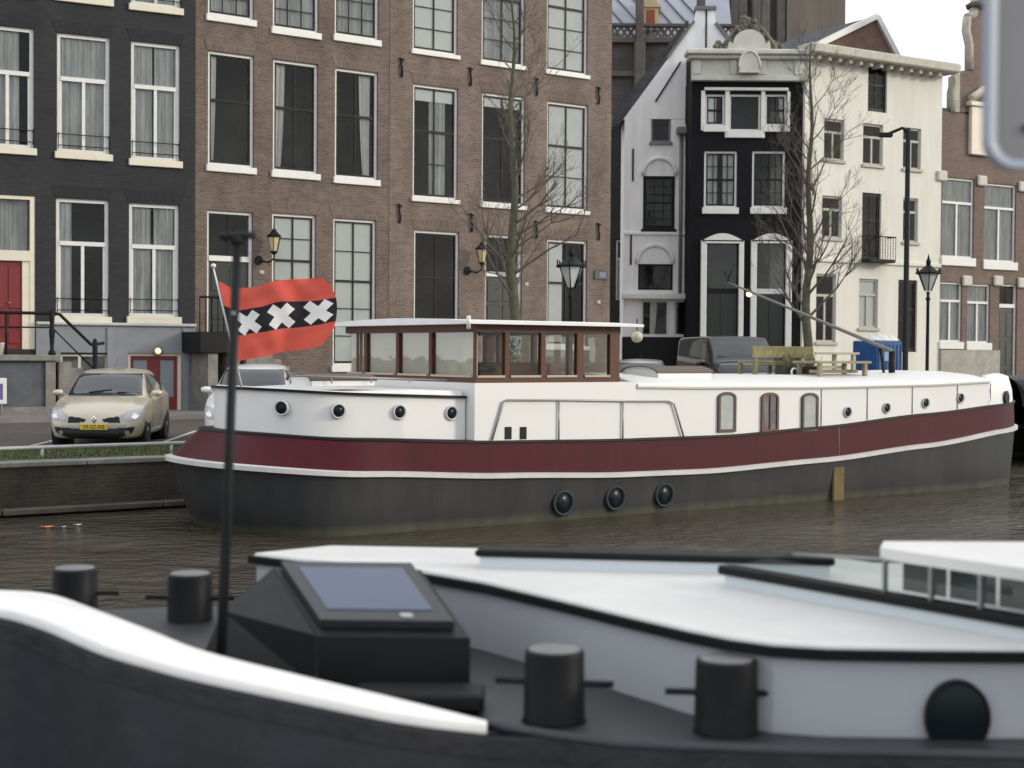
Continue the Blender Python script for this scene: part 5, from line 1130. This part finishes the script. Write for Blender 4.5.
# garden furniture on the fore roof
WD = mat('lichen_wood', (.20, .185, .085), .85, noise=.35, nscale=6); WD2 = mat('grey_teak', (.27, .235, .15), .85, noise=.3, nscale=7)
def bpt(px, py, v): u, z = BO.hit(px, py, v); return u, z
u0, zt = bpt(753, 346, 2.2); u1, zl = bpt(812, 357, 2.2); zr_ = ftop(u0) + .16
bn = thing('garden_bench', 'lichen green slatted garden bench on the barge roof', 'bench', tuple(BO.w(u0, 2.2, zr_)), BO.deg)
wd = u1 - u0; hh = zt - zr_
MB().bbox(-.02, wd, -.03, .02, hh - .24, hh, .01).build('backrest', WD, bn); MB().bbox(0, wd, -.04, .0, hh * .35, hh * .42, .01).bbox(0, wd, .0, .45, hh * .42, hh * .5, .01).build('seat', WD, bn)
for x in (.02, wd * .5, wd - .1): MB().bbox(x, x + .08, -.045, .035, 0, hh - .25, .01).build('leg', WD, bn); MB().bbox(x, x + .08, .38, .45, 0, hh * .42, .01).build('leg', WD, bn)
def table(pxa, pxb, pyt, v, lab, m_):
    u0, zt = bpt(pxa, pyt, v); u1, _ = bpt(pxb, pyt, v); zr_ = ftop(u0) + .12; t = thing('garden_table', lab, 'table', tuple(BO.w(u0, v, zr_)), BO.deg, 'wooden tables on the barge roof'); w_ = u1 - u0; h_ = zt - zr_
    b = MB()
    for k in range(5): b.bbox(0, w_, k * .14, k * .14 + .125, h_ - .05, h_, .008)
    b.build('tabletop', m_, t)
    for x in (.08, w_ - .18):
        for y in (.03, .58): MB().bbox(x, x + .09, y, y + .08, 0, h_ - .05, .008).build('leg', m_, t)
    MB().bbox(.1, w_ - .1, .28, .34, h_ * .3, h_ * .3 + .07, .008).build('stretcher', m_, t)
table(818, 872, 361, .9, 'weathered wooden table nearest the bow end of the bench', WD2); table(806, 860, 352, 2.6, 'pale wooden table behind the lower weathered table', mat('pale_wood', (.34, .32, .24), .85, noise=.2))
pl_ = thing('plant_trough', 'dark plant trough with dried stalks under the bench and table', 'planter', tuple(BO.w(bpt(785, 372, 1.7)[0], 1.7, ftop(9) + .16)), BO.deg)
MB().bbox(0, 1.0, 0, .3, 0, .2, .02).build('trough', mat('trough_dark', (.04, .035, .03), .8), pl_); b = MB()
for i in range(120): x = rnd.uniform(0, 1); y = rnd.uniform(0, .3); b.tube([(x, y, .18), (x + rnd.uniform(-.08, .08), y + rnd.uniform(-.08, .08), .2 + rnd.uniform(.05, .28))], .006, 3, cap=False)
b.build('stalks', mat('dry_stalk', (.14, .12, .06), .9), pl_)
u, z = bpt(794, 372, 1.5); rg = thing('deck_lamp', 'small round white rimmed lamp under the bench', 'lamp', tuple(BO.w(u, 1.5, z)), BO.deg)
MB().tube([(.07 * math.cos(a_), 0, .07 * math.sin(a_)) for a_ in [2 * PI * i / 16 for i in range(16)]], .022, 6, closed=True).build('rim', WHITE, rg); MB().lathe([(.06, -.02), (.06, .03)], 14, RX(90)).build('housing', BLACK, rg); MB().tube([(0, 0, -.07), (0, 0, ftop(u) + .14 - z)], .015, 5).build('stem', IRON, rg)
# lowered mast with lamp
q0 = atY(727, 282, 28.2); q1 = atY(892, 351, 31.5); ms = thing('lowered_mast', 'thin grey lowered mast slanting over the fore roof', 'mast', tuple(q1)); d = q0 - q1
MB().tube([d * (i / 10) for i in range(11)], [.048 - .0028 * i for i in range(11)], 8).build('spar', mat('mast_grey', (.11, .11, .10), .5, noise=.2), ms)
q = bpt(884, 372, 2.1); MB().tube([(0, 0, 0), (.0, .0, -(q1.z - ftop(12) - .1))], .07, 8).tube([d * .08, (d.x * .02, .3, -(q1.z - ftop(12) - .1))], .03, 6).build('crutch', IRON, ms)
MB().tube([d, d + Vector((.15, 0, .35))], .012, 5).tube([d * .98, d * .98 + Vector((-.12, 0, .22))], .01, 5).build('fitting', IRON, ms)
q = atY(749, 294, 28.7); ml = thing('mast_lamp', 'small lit amber lamp hanging at the mast tip', 'lamp', tuple(q))
lm2 = bpy.data.materials.new('amber_glow'); nt, N, L = nodes(lm2); N['Principled BSDF'].inputs['Emission Color'].default_value = (1, .55, .18, 1); N['Principled BSDF'].inputs['Emission Strength'].default_value = 3
MB().lathe([(.055 * math.sin(PI * i / 8) + .002, -.055 * math.cos(PI * i / 8)) for i in range(9)], 12).build('bulb', lm2, ml); MB().lathe([(.06, .03), (.05, .09), (.02, .12)], 12).build('cap', IRON, ml)
# flag and staff
YF = 22.9
sA = atY(213.5, 268, YF); sB = atY(242, 388, YF + .15)
fs_ = thing('flag_staff', 'white leaning ensign staff at the barge stern', 'flagstaff', tuple(sB)); d = sA - sB
MB().tube([(0, 0, 0), tuple(d)], [.017, .013], 8).build('staff', WHITE, fs_); MB().lathe([(.02, 0), (.04, .02), (.04, .05), (.01, .07)], 10, Matrix.Translation(d)).build('finial', WHITE, fs_)
topc = [(0, 281), (.15, 288.5), (.35, 287), (.55, 280.5), (.75, 279), (1, 278)]
topx = [(0, 218), (1, 323)]; NU, NV = 260, 130; FG = []
def cross(u, v):
    for c, w_ in ((.215, .5), (.53, .49), (.85, .47)):
        x = (u - c) * 1.42; y = (v - w_) * 1.0; a_ = (x + y) * .7071; b_ = (x - y) * .7071
        if (abs(a_) < .062 and abs(b_) < .185) or (abs(b_) < .062 and abs(a_) < .185): return True
    return False
for i in range(NU + 1):
    u = i / NU; row = []
    tx = 218 + 105 * u; ty = lerp(topc, u)
    bx = 237 + (319 - 237) * u ; by = lerp([(0, 361), (.3, 357), (.6, 351), (.85, 349), (1, 345)], u)
    for j in range(NV + 1):
        v = j / NV; bulge = 17 * math.sin(PI * min(1, v * .96)) ** .9 * u ** 2
        px = tx + (bx - tx) * v + bulge * (1 if u > 0 else 0) + 1.0 * math.sin(v * 9) * u; py = ty + (by - ty) * v + 1.2 * math.sin(u * 9 + v * 3) * math.sin(PI * v)
        if u < .1: px += 0
        Y = YF + .10 * math.sin(u * 9.5 + v * 1.8) * (u * .9 + .1) + .022 * math.sin(u * 23 - v * 7) * (.3 + u) + .007 * math.sin(v * 26 + u * 8) * (.4 + .6 * math.sin(u * 5) ** 2)
        row.append(atY(px, py, Y))
    FG.append(row)
def fm(i, j):
    u = (i + .5) / NU; v = (j + .5) / NV
    if cross(u, v): return 2
    return 1 if .30 < v < .665 else 0
flag_base = Vector(sA); FG = [[p_ - flag_base for p_ in r_] for r_ in FG]
def cloth(n_, c):
    m = bpy.data.materials.new(n_); nt, N, L = nodes(m); b = N['Principled BSDF']; b.inputs['Base Color'].default_value = (*c, 1); b.inputs['Roughness'].default_value = .85
    tr = N.new('ShaderNodeBsdfTranslucent'); tr.inputs[0].default_value = (*c, 1); mx = N.new('ShaderNodeMixShader'); mx.inputs[0].default_value = .3; L.new(b.outputs[0], mx.inputs[1]); L.new(tr.outputs[0], mx.inputs[2]); L.new(mx.outputs[0], N['Material Output'].inputs[0]); return m
o = MB().grid(FG, mfun=fm).build('flag', [cloth('flag_red', (.72, .12, .085)), cloth('flag_black', (.02, .018, .022)), cloth('flag_white', (.88, .87, .86))], None, tuple(flag_base))
tag(o, 'red flag with black band and three white crosses flying at the barge stern', 'flag')

# small black boat beyond the bow
q = atY(1010, 372, 40); bb_ = thing('moored_dinghy', 'dark covered boat just beyond the barge bow', 'boat', (q.x + 1.8, q.y, 0), 35)
P = []
for i in range(21):
    t_ = i / 20; w_ = 1.3 * math.sin(PI * (.12 + .88 * t_)) ** .5 if t_ < 1 else .02; r_ = []
    for j in range(13): a_ = PI * j / 12; r_.append((-3.2 + 6.4 * t_, -w_ * math.cos(a_), -.2 + 1.7 * (1 if 0 < j < 12 else 0) + .75 * math.sin(a_)))
    P.append(r_)
MB().grid(P).build('hull', BLACK, bb_); P2 = [[(x, y * .8, z + .04 if k not in (0, 12) else 1.5) for k, (x, y, z) in enumerate(r_)] for r_ in P]; MB().grid(P2).build('cover', mat('tarp_grey', (.05, .055, .06), .7, noise=.3), bb_)

# ------------------------------------------------------------------ the near boat
NB0 = Vector((.5, 5.6, 0)); nb = thing('near_boat', 'dark steel boat with white coachroof in the foreground', 'boat', tuple(NB0))
def L_(p): return tuple(Vector(p) - NB0)
HB = mat('near_hull_paint', (.02, .023, .03), .42, noise=.4, nscale=2.2, streak=1, coat=.05, bump=.25, bscale=7); DK = mat('grey_deck', (.032, .034, .037), .5, noise=.2, nscale=4, bump=.15, bscale=60)
outer = [(-60, 603, 1.95), (0, 609, 1.92), (45, 622, 1.895), (100, 645, 1.86), (150, 660, 1.82), (200, 673, 1.785), (300, 694, 1.725), (400, 714, 1.665), (487, 725, 1.62)]
inner = [(-60, 588, 1.95), (0, 590, 1.92), (50, 594, 1.895), (100, 611, 1.86), (150, 630, 1.82), (205, 651, 1.785), (300, 675, 1.725), (400, 699, 1.665), (487, 722, 1.62)]
def dens(pts, n=6):
    out = []
    for i in range(len(pts) - 1):
        a = pts[max(i - 1, 0)]; b = pts[i]; c = pts[i + 1]; d = pts[min(i + 2, len(pts) - 1)]
        for q in range(n):
            t_ = q / n; out.append(tuple(.5 * ((2 * b[k]) + (c[k] - a[k]) * t_ + (2 * a[k] - 5 * b[k] + 4 * c[k] - d[k]) * t_ ** 2 + (3 * b[k] - a[k] - 3 * c[k] + d[k]) * t_ ** 3) for k in range(3)))
    out.append(pts[-1]); return out
O_ = [atZ(*p_) for p_ in dens(outer)]; I_ = [atZ(*p_) for p_ in dens(inner)]
tip = Vector((-2.55, 6.15, 2.0)); O_ = [tip + Vector((0, -.03, 0))] + O_; I_ = [tip + Vector((.12, .05, 0))] + I_
rimb = MB(); P = []
for a, c in zip(O_, I_):
    m_ = (a + c) / 2; h = .008; P.append([L_(p_) for p_ in (a + Vector((0, 0, -.03)), a + Vector((0, -.006, 0)), a.lerp(c, .12) + Vector((0, 0, h * .7)), m_ + Vector((0, 0, h)), a.lerp(c, .88) + Vector((0, 0, h * .7)), c, c + Vector((0, 0, -.035)))])
rimb.grid(P); rimb.build('gunwale_cap', mat('near_white_paint', (.78, .78, .77), .55, noise=.08, nscale=6), nb)
# hull side below the rim, continuing along the deck edge
E_ = [atZ(560, 737, 1.605), atZ(620, 745, 1.6), atZ(800, 752, 1.6), atZ(1024, 757, 1.6), Vector((3.2, 4.42, 1.6)), Vector((6.5, 4.45, 1.6))]
edge = [p_ + Vector((0, 0, -.03)) for p_ in O_] + E_; P = []
for i, p_ in enumerate(edge):
    r_ = []
    for k in range(9): t_ = k / 8; r_.append(L_((p_.x + .12 * t_ * (1 if i < 30 else .2), p_.y - .012 - .04 * math.sin(PI * t_) + .1 * t_ * t_, p_.z * (1 - t_) - .3 * t_)))
    P.append(r_)
MB().grid(P).build('hull', HB, nb)
sk = MB(); P = []
for p_ in edge:
    q = Vector(p_) + Vector((0, -.016, 0)); P.append([L_(x) for x in (q + Vector((0, .02, -.002)), q + Vector((0, -.006, -.008)), q + Vector((0, -.006, -.07)), q + Vector((0, .016, -.078)))])
sk.grid(P, smooth=False).build('rubbing_band', mat('near_band_paint', (.022, .023, .027), .55, noise=.4, nscale=6, bump=.3, bscale=20), nb)
far = [(-2.5, 6.3, 1.70), (-2.15, 6.72, 1.59), (-1.6, 6.87, 1.575), (-.8, 7.05, 1.57), (.5, 7.2, 1.57), (6.5, 7.4, 1.57)]
fp = [Vector(p_) for p_ in far]; P = [[L_(p_), L_(p_ + Vector((0, .05, -.25))), L_((p_.x, p_.y - .1, -.3))] for p_ in fp]; MB().grid([r_[::-1] for r_ in P]).build('far_hull', HB, nb)
fr_ = MB(); fr_.tube([L_(p_ + Vector((0, 0, .0))) for p_ in [Vector(q_) for q_ in dens(far)]], .028, 6); fr_.build('far_gunwale', BLACK, nb)
dp = [Vector((p_.x, p_.y, 1.585)) for p_ in I_[1:]] + [e + Vector((0, .02, 0)) for e in E_] + [Vector((p_.x, p_.y, 1.6)) for p_ in fp[::-1]]
MB().add([L_(p_) for p_ in dp], [tuple(range(len(dp)))]).build('deck', DK, nb)
iw = MB(); iw.grid([[L_(c + Vector((0, .002, -.03))), L_((c.x + .01, c.y + .01, 1.58))] for c in I_]); iw.build('bulwark_lining', BLACK, nb)
lip = MB(); lip.tube([L_(I_[-1] + Vector((0, -.005, -.01)))] + [L_(e + Vector((0, 0, .0))) for e in E_], .02, 6); lip.build('deck_lip', HB, nb)
# coachroof
rp_ = [(-1.15, 6.68), (-.9, 6.50), (-.6, 6.35), (-.35, 6.18), (-.1, 5.92), (.18, 5.53), (.42, 5.18), (.6, 4.93), (.72, 4.79), (.84, 4.70), (1.0, 4.655), (1.3, 4.64), (6.3, 4.62), (6.3, 6.1), (1.6, 6.5), (1.4, 6.75), (-.85, 6.95)]
ZR = 1.87
def off(poly, d):
    n_ = len(poly); out = []
    for i in range(n_):
        a = Vector(poly[i - 1]); b = Vector(poly[i]); c = Vector(poly[(i + 1) % n_]); e1 = (b - a).normalized(); e2 = (c - b).normalized(); n1 = Vector((e1.y, -e1.x)); n2 = Vector((e2.y, -e2.x)); m_ = (n1 + n2).normalized(); k = d / max(.4, m_.dot(n1)); out.append(tuple(b + m_ * k))
    return out
ctr = MB(); CW = mat('coach_side_grey', (.42, .44, .475), .4, noise=.03, nscale=2)
MB().prism([(x - NB0.x, y - NB0.y) for x, y in rp_], 1.55, ZR - .035, 'z').build('cabin_side', CW, nb)
eo = off(rp_, .025); b = MB(); b.prism([(x - NB0.x, y - NB0.y) for x, y in eo], ZR - .034, ZR, 'z'); b.build('roof_edge', mat('rubber_edge', (.008, .009, .010), .5, spec=.15), nb)
P = []; rings = [(0.0, .001), (-.004, .012), (-.02, .015)]; b = MB(); n_ = len(rp_)
for d_, h_ in rings: P.append([(x - NB0.x, y - NB0.y, ZR + h_) for x, y in off(rp_, d_ + .008)])
P = [r_ + [r_[0]] for r_ in P]; b.grid(P, smooth=False); nn = len(b.v); b.f.append(tuple(range(nn - n_ - 1, nn - 1))); b.m.append(0); b.sm.append(False)
b.build('coachroof', mat('roof_gloss_white', (.68, .68, .66), .4, noise=.07, nscale=2), nb)
# porthole
M = T(*L_((1.4, 4.835, 1.66))); q = atY(958, 718, 4.62); M = T(*L_(q)) @ Matrix.Diagonal((1, 1, 1.16, 1)) @ RX(90)
ph = MB().lathe([(.094, -.02), (.103, -.02), (.102, .008), (.096, .01), (.094, 0)], 30, M, cap=False).build('porthole', BLACK, nb); MB().lathe([(.1, -.0), (.09, .006), (.01, .008)], 30, M).build('glass', DGLASS, ph)
q = atY(178, 707, 4.66); MB().lathe([(.012, 0), (.012, .006), (.004, .01)], 10, T(*L_(q)) @ RX(90)).build('bolt_head', BLACK, nb)
# raised hatch far side
hz = ZR + .03
def near_hatch(pa, pb, depth, h, lab):
    a = atZ(*pa); c = atZ(*pb); d = (c - a); ang = math.degrees(math.atan2(d.y, d.x)); t = thing('raised_hatch', lab, 'hatch', (a.x, a.y, hz - .02), ang); w_ = d.length
    MB().box(0, w_, 0, depth, 0, h - .03).build('coaming', mat('hatch_blue_white', (.62, .68, .72), .4), t); MB().bbox(-.02, w_ + .02, -.02, depth, h - .03, h, .008).build('lid', mat('rubber_edge', (.008, .009, .010), .5, spec=.15), t); return t
near_hatch((480, 553, hz + .05), (830, 562, hz + .05), .13, .085, 'long low black lidded hatch at the far edge of the white coachroof')
a = atZ(724, 568, 1.955); c = atZ(1024, 620, 1.955); d = c - a; c2 = a + d * 1.9; ang = math.degrees(math.atan2(d.y, d.x)); W_ = (c2 - a).length
dh = thing('glass_deckhouse', 'low glazed deckhouse with white roof at the right edge of the near boat', 'deckhouse', (a.x, a.y, ZR + .01), ang)
MB().box(0, W_, .004, .2, 0, .055).build('coaming', mat('hatch_blue_white', (.62, .68, .72), .4), dh)
MB().bbox(-.02, W_, -.02, .06, .05, .085, .006).build('black_sill', mat('rubber_edge', (.008, .009, .010), .5, spec=.15), dh)
ir = math.radians(ang); fx = Frame(a.x, a.y, 0, ang); uR, zR0 = fx.hit(880, 560); zR1 = fx.hit(880, 547)[1]
zb0 = .085; zt0 = zR0 - (ZR + .01)
MB().add([(.02, .02, zb0), (W_, .02, zb0), (W_, .02, zt0), (uR, .02, zt0), (.35, .02, zt0 - .03)], [(0, 1, 2, 3, 4)]).build('glazing', glass('deckhouse_glass', (.62, .66, .65), .002, fm=1.3), dh)
ALU = mat('alu_bar', (.3, .31, .31), .4, .5); MB().tube([(.35, .02, zt0 - .03), (uR, .02, zt0)], .007, 6).build('top_bar', ALU, dh)
for k in range(5): x = uR + .005 + k * .2; MB().box(x, x + .01, .005, .025, zb0, zt0).build('glazing_bar', ALU, dh)
zR_ = ZR + .01 + zt0; nl = atZ(880, 559, zR_); nr = Vector(fx.w(W_, -.02)); fl = atZ(884, 541, zR_ + .04); frr = atZ(1120, 535, zR_ + .04) + Vector((2, -.2, 0)); inv = lambda p_: fx.loc(p_)[:2]
MB().prism([inv(nl), inv(nr), inv(frr), inv(fl)], zt0, zt0 + .04, 'z').build('roof', mat('roof_gloss_white', (.68, .68, .66), .4), dh)
for k, cc in enumerate(((.42, .41, .36), (.27, .29, .29), (.36, .35, .31), (.24, .26, .27), (.4, .39, .35), (.27, .29, .29))): MB().box(uR + .02 + k * .2, uR + .02 + k * .2 + .185, .10, .105, zb0, zt0 - .004).build('reflection_panel', mat('panel_%d' % k, cc, .8, noise=.2), dh)  # grey and beige panels stand in for reflections in the deckhouse windows
# console with dark screen
cA, cB = atZ(318, 690, 1.605), atZ(470, 692, 1.605)
dz = cB - cA; ang = math.degrees(math.atan2(dz.y, dz.x)); Wc = dz.length; fc = Frame(cA.x, cA.y, 0, ang)
zf_ = fc.hit(395, 637)[1]; pb_ = atZ(268, 568, 1.93); ub_, vb_, _z = fc.loc(pb_); pb2 = atZ(408, 570, 1.93); ub2 = fc.loc(pb2)[0]
cn = thing('control_console', 'black wedge shaped console with dark blue screen on the near deck', 'console', (cA.x, cA.y, 1.602), ang); z_ = 1.602; Dv = vb_ ; zbk = 1.93 - z_; zfr = zf_ - z_
CK = mat('console_black', (.009, .010, .011), .5, noise=.15, nscale=8, spec=.2)
ex = .0
V = [(0, 0, 0), (Wc, 0, 0), (Wc, 0, zfr), (0, 0, zfr), (ub_ + .02, Dv, 0), (ub2 + .05, Dv, 0), (ub2 + .05, Dv, zbk), (ub_ + .02, Dv, zbk)]
MB().add(V, [(0, 1, 2, 3), (1, 5, 6, 2), (2, 6, 7, 3), (3, 7, 4, 0), (4, 7, 6, 5), (0, 4, 5, 1)]).build('housing', CK, cn)
# tapered left wing of the housing
lf_ = fc.loc(atZ(178, 640, 1.62)); MB().add([(-.002, .02, 0), (-.002, .02, zfr * .98), (ub_ + .018, Dv, zbk * .99), (ub_ + .018, Dv, 0), (ub_ - .24, Dv * .9, 0), (ub_ - .17, Dv * .92, zbk * .5)], [(0, 1, 5, 4), (1, 2, 5), (2, 3, 4, 5), (0, 3, 2, 1), (0, 4, 3)]).build('side_fairing', CK, cn)
def topp(s, t_, h): # point on the sloping top
    a = Vector(V[3]).lerp(Vector(V[2]), s); b_ = Vector(V[7]).lerp(Vector(V[6]), s); n_ = (Vector(V[2]) - Vector(V[3])).cross(Vector(V[7]) - Vector(V[3])).normalized(); return a.lerp(b_, t_) + n_ * h
def slab(s0, s1, t0, t1, h0, h1): 
    vs_ = [topp(s, t_, h) for s in (s0, s1) for t_ in (t0, t1) for h in (h0, h1)]; return MB().add(vs_, [(0, 1, 3, 2), (4, 6, 7, 5), (0, 4, 5, 1), (2, 3, 7, 6), (0, 2, 6, 4), (1, 5, 7, 3)])
slab(.05, .93, .1, .98, .004, .034).build('screen_frame', mat('console_frame', (.022, .024, .028), .4, spec=.3), cn); slab(.14, .84, .24, .88, .030, .037).build('screen', mat('screen_glass', (.035, .055, .12), .2, spec=.3), cn)
slab(.6, .68, .14, .19, .0342, .038).build('maker_plate', mat('plate_grey', (.35, .36, .38), .4), cn)
sb2 = atZ(352, 712, 1.603); s3 = atZ(484, 714, 1.603); o = MB().bbox(sb2.x, s3.x, sb2.y - .0, sb2.y + .2, 1.603, 1.66, .01).build('foot_box', CK, None); tag(o, 'low black box at the foot of the console', 'box')
# bollards
def bollard(px, pyb, Y, lab, z0=1.585, r_=.1, h=.235):
    p_ = atY(px, 600, Y); t = thing('bollard', lab, 'bollard', (p_.x, p_.y, z0), rnd.uniform(-8, 8), 'mooring bollards on the near boat')
    MB().lathe([(r_ * 1.12, 0), (r_ * 1.02, .012), (r_ * .98, h - .01), (r_ * .95, h), (r_ * .9, h + .003)], 36).build('drum', mat('bollard_paint', (.008, .009, .011), .5, noise=.3, nscale=9, spec=.15), t)
    MB().tube([(-r_ * 1.95, 0, h * .56), (r_ * 1.95, 0, h * .54)], .011, 10).build('cross_pin', IRON, t)
    MB().lathe([(r_ * .86, h + .0), (r_ * .84, h + .006)], 32).build('lit_top', mat('bollard_lit_top', (.16, .165, .17), .5, noise=.3, nscale=12), t)  # paler disc puts the light falling on the drum top into the colour
bollard(555, 725, 4.85, 'black drum bollard on the near deck edge beside the console'); bollard(727, 735, 4.72, 'black drum bollard on the near deck edge closest to the porthole')
bollard(75, 600, 6.62, 'leftmost black drum bollard beyond the white gunwale', 1.58, .1, .235); bollard(190, 610, 6.55, 'black drum bollard between the leftmost bollard and the flagpole', 1.57, .1, .235)
# black T pole
pz = atY(220, 655, 5.15); pt_ = atY(237.5, 236, 5.2); tp = thing('tee_pole', 'thin black pole with T shaped top rising from the near boat', 'pole', (pz.x, pz.y, 1.6)); d = pt_ - Vector((pz.x, pz.y, 1.6))
MB().tube([(0, 0, 0), tuple(d * .5), tuple(d)], [.019, .017, .016], 12).build('shaft', IRON, tp); MB().tube([tuple(d + Vector((-.058, 0, -.004))), tuple(d + Vector((.062, 0, .004)))], .014, 12).lathe([(.02, -.03), (.02, .0)], 12, Matrix.Translation(d)).build('crossbar', IRON, tp)
MB().tube([tuple(d * .83 + Vector((-.006, -.018, 0))), tuple(d * .83 + Vector((.006, -.018, 0)))], .006, 6).build('shaft_highlight', GALV, tp)  # tiny pale bar added as the highlight on the black shaft
# road sign upper right (back seen)
Ys = 3.0; a = atY(985, 165, Ys); b1 = atY(985, -60, Ys); sg = thing('road_sign', 'grey rounded metal sign plate hanging at the upper right corner', 'sign', (a.x, Ys, a.z), 6)
w_ = .62; h_ = .82; r_ = .05
def rr_poly(x0, x1, z0, z1, r):
    out = []
    for cx, cz, a0 in ((x0 + r, z0 + r, PI), (x1 - r, z0 + r, 1.5 * PI), (x1 - r, z1 - r, 0), (x0 + r, z1 - r, .5 * PI)):
        for i in range(9): a_ = a0 + PI / 2 * i / 8; out.append((cx + r * math.cos(a_), cz + r * math.sin(a_)))
    return out
MB().prism(rr_poly(.02, w_, .005, h_, r_), 0, .012, 'y').build('plate', mat('sign_back_grey', (.20, .20, .22), .45, noise=.05, nscale=3), sg)
op = rr_poly(0, w_ + .02, -.006, h_ + .02, r_ + .008); ip = rr_poly(.018, w_, .010, h_ - .0, r_ - .006); b = MB(); n_ = len(op)
for i in range(n_):
    j = (i + 1) % n_; b.add([(op[i][0], -.02, op[i][1]), (op[j][0], -.02, op[j][1]), (ip[j][0], -.012, ip[j][1]), (ip[i][0], -.012, ip[i][1]), (op[i][0], .02, op[i][1]), (op[j][0], .02, op[j][1])], [(0, 1, 2, 3), (0, 4, 5, 1)])
b.build('rim', mat('sign_rim', (.32, .36, .45), .5), sg)
MB().box(.077, .16, -.006, -.003, .068, .082).build('mark', BLACK, sg)
MB().tube([(w_ / 2, .05, h_ + .3), (w_ / 2, .05, -2.6)], .03, 12).build('post', GALV, sg)
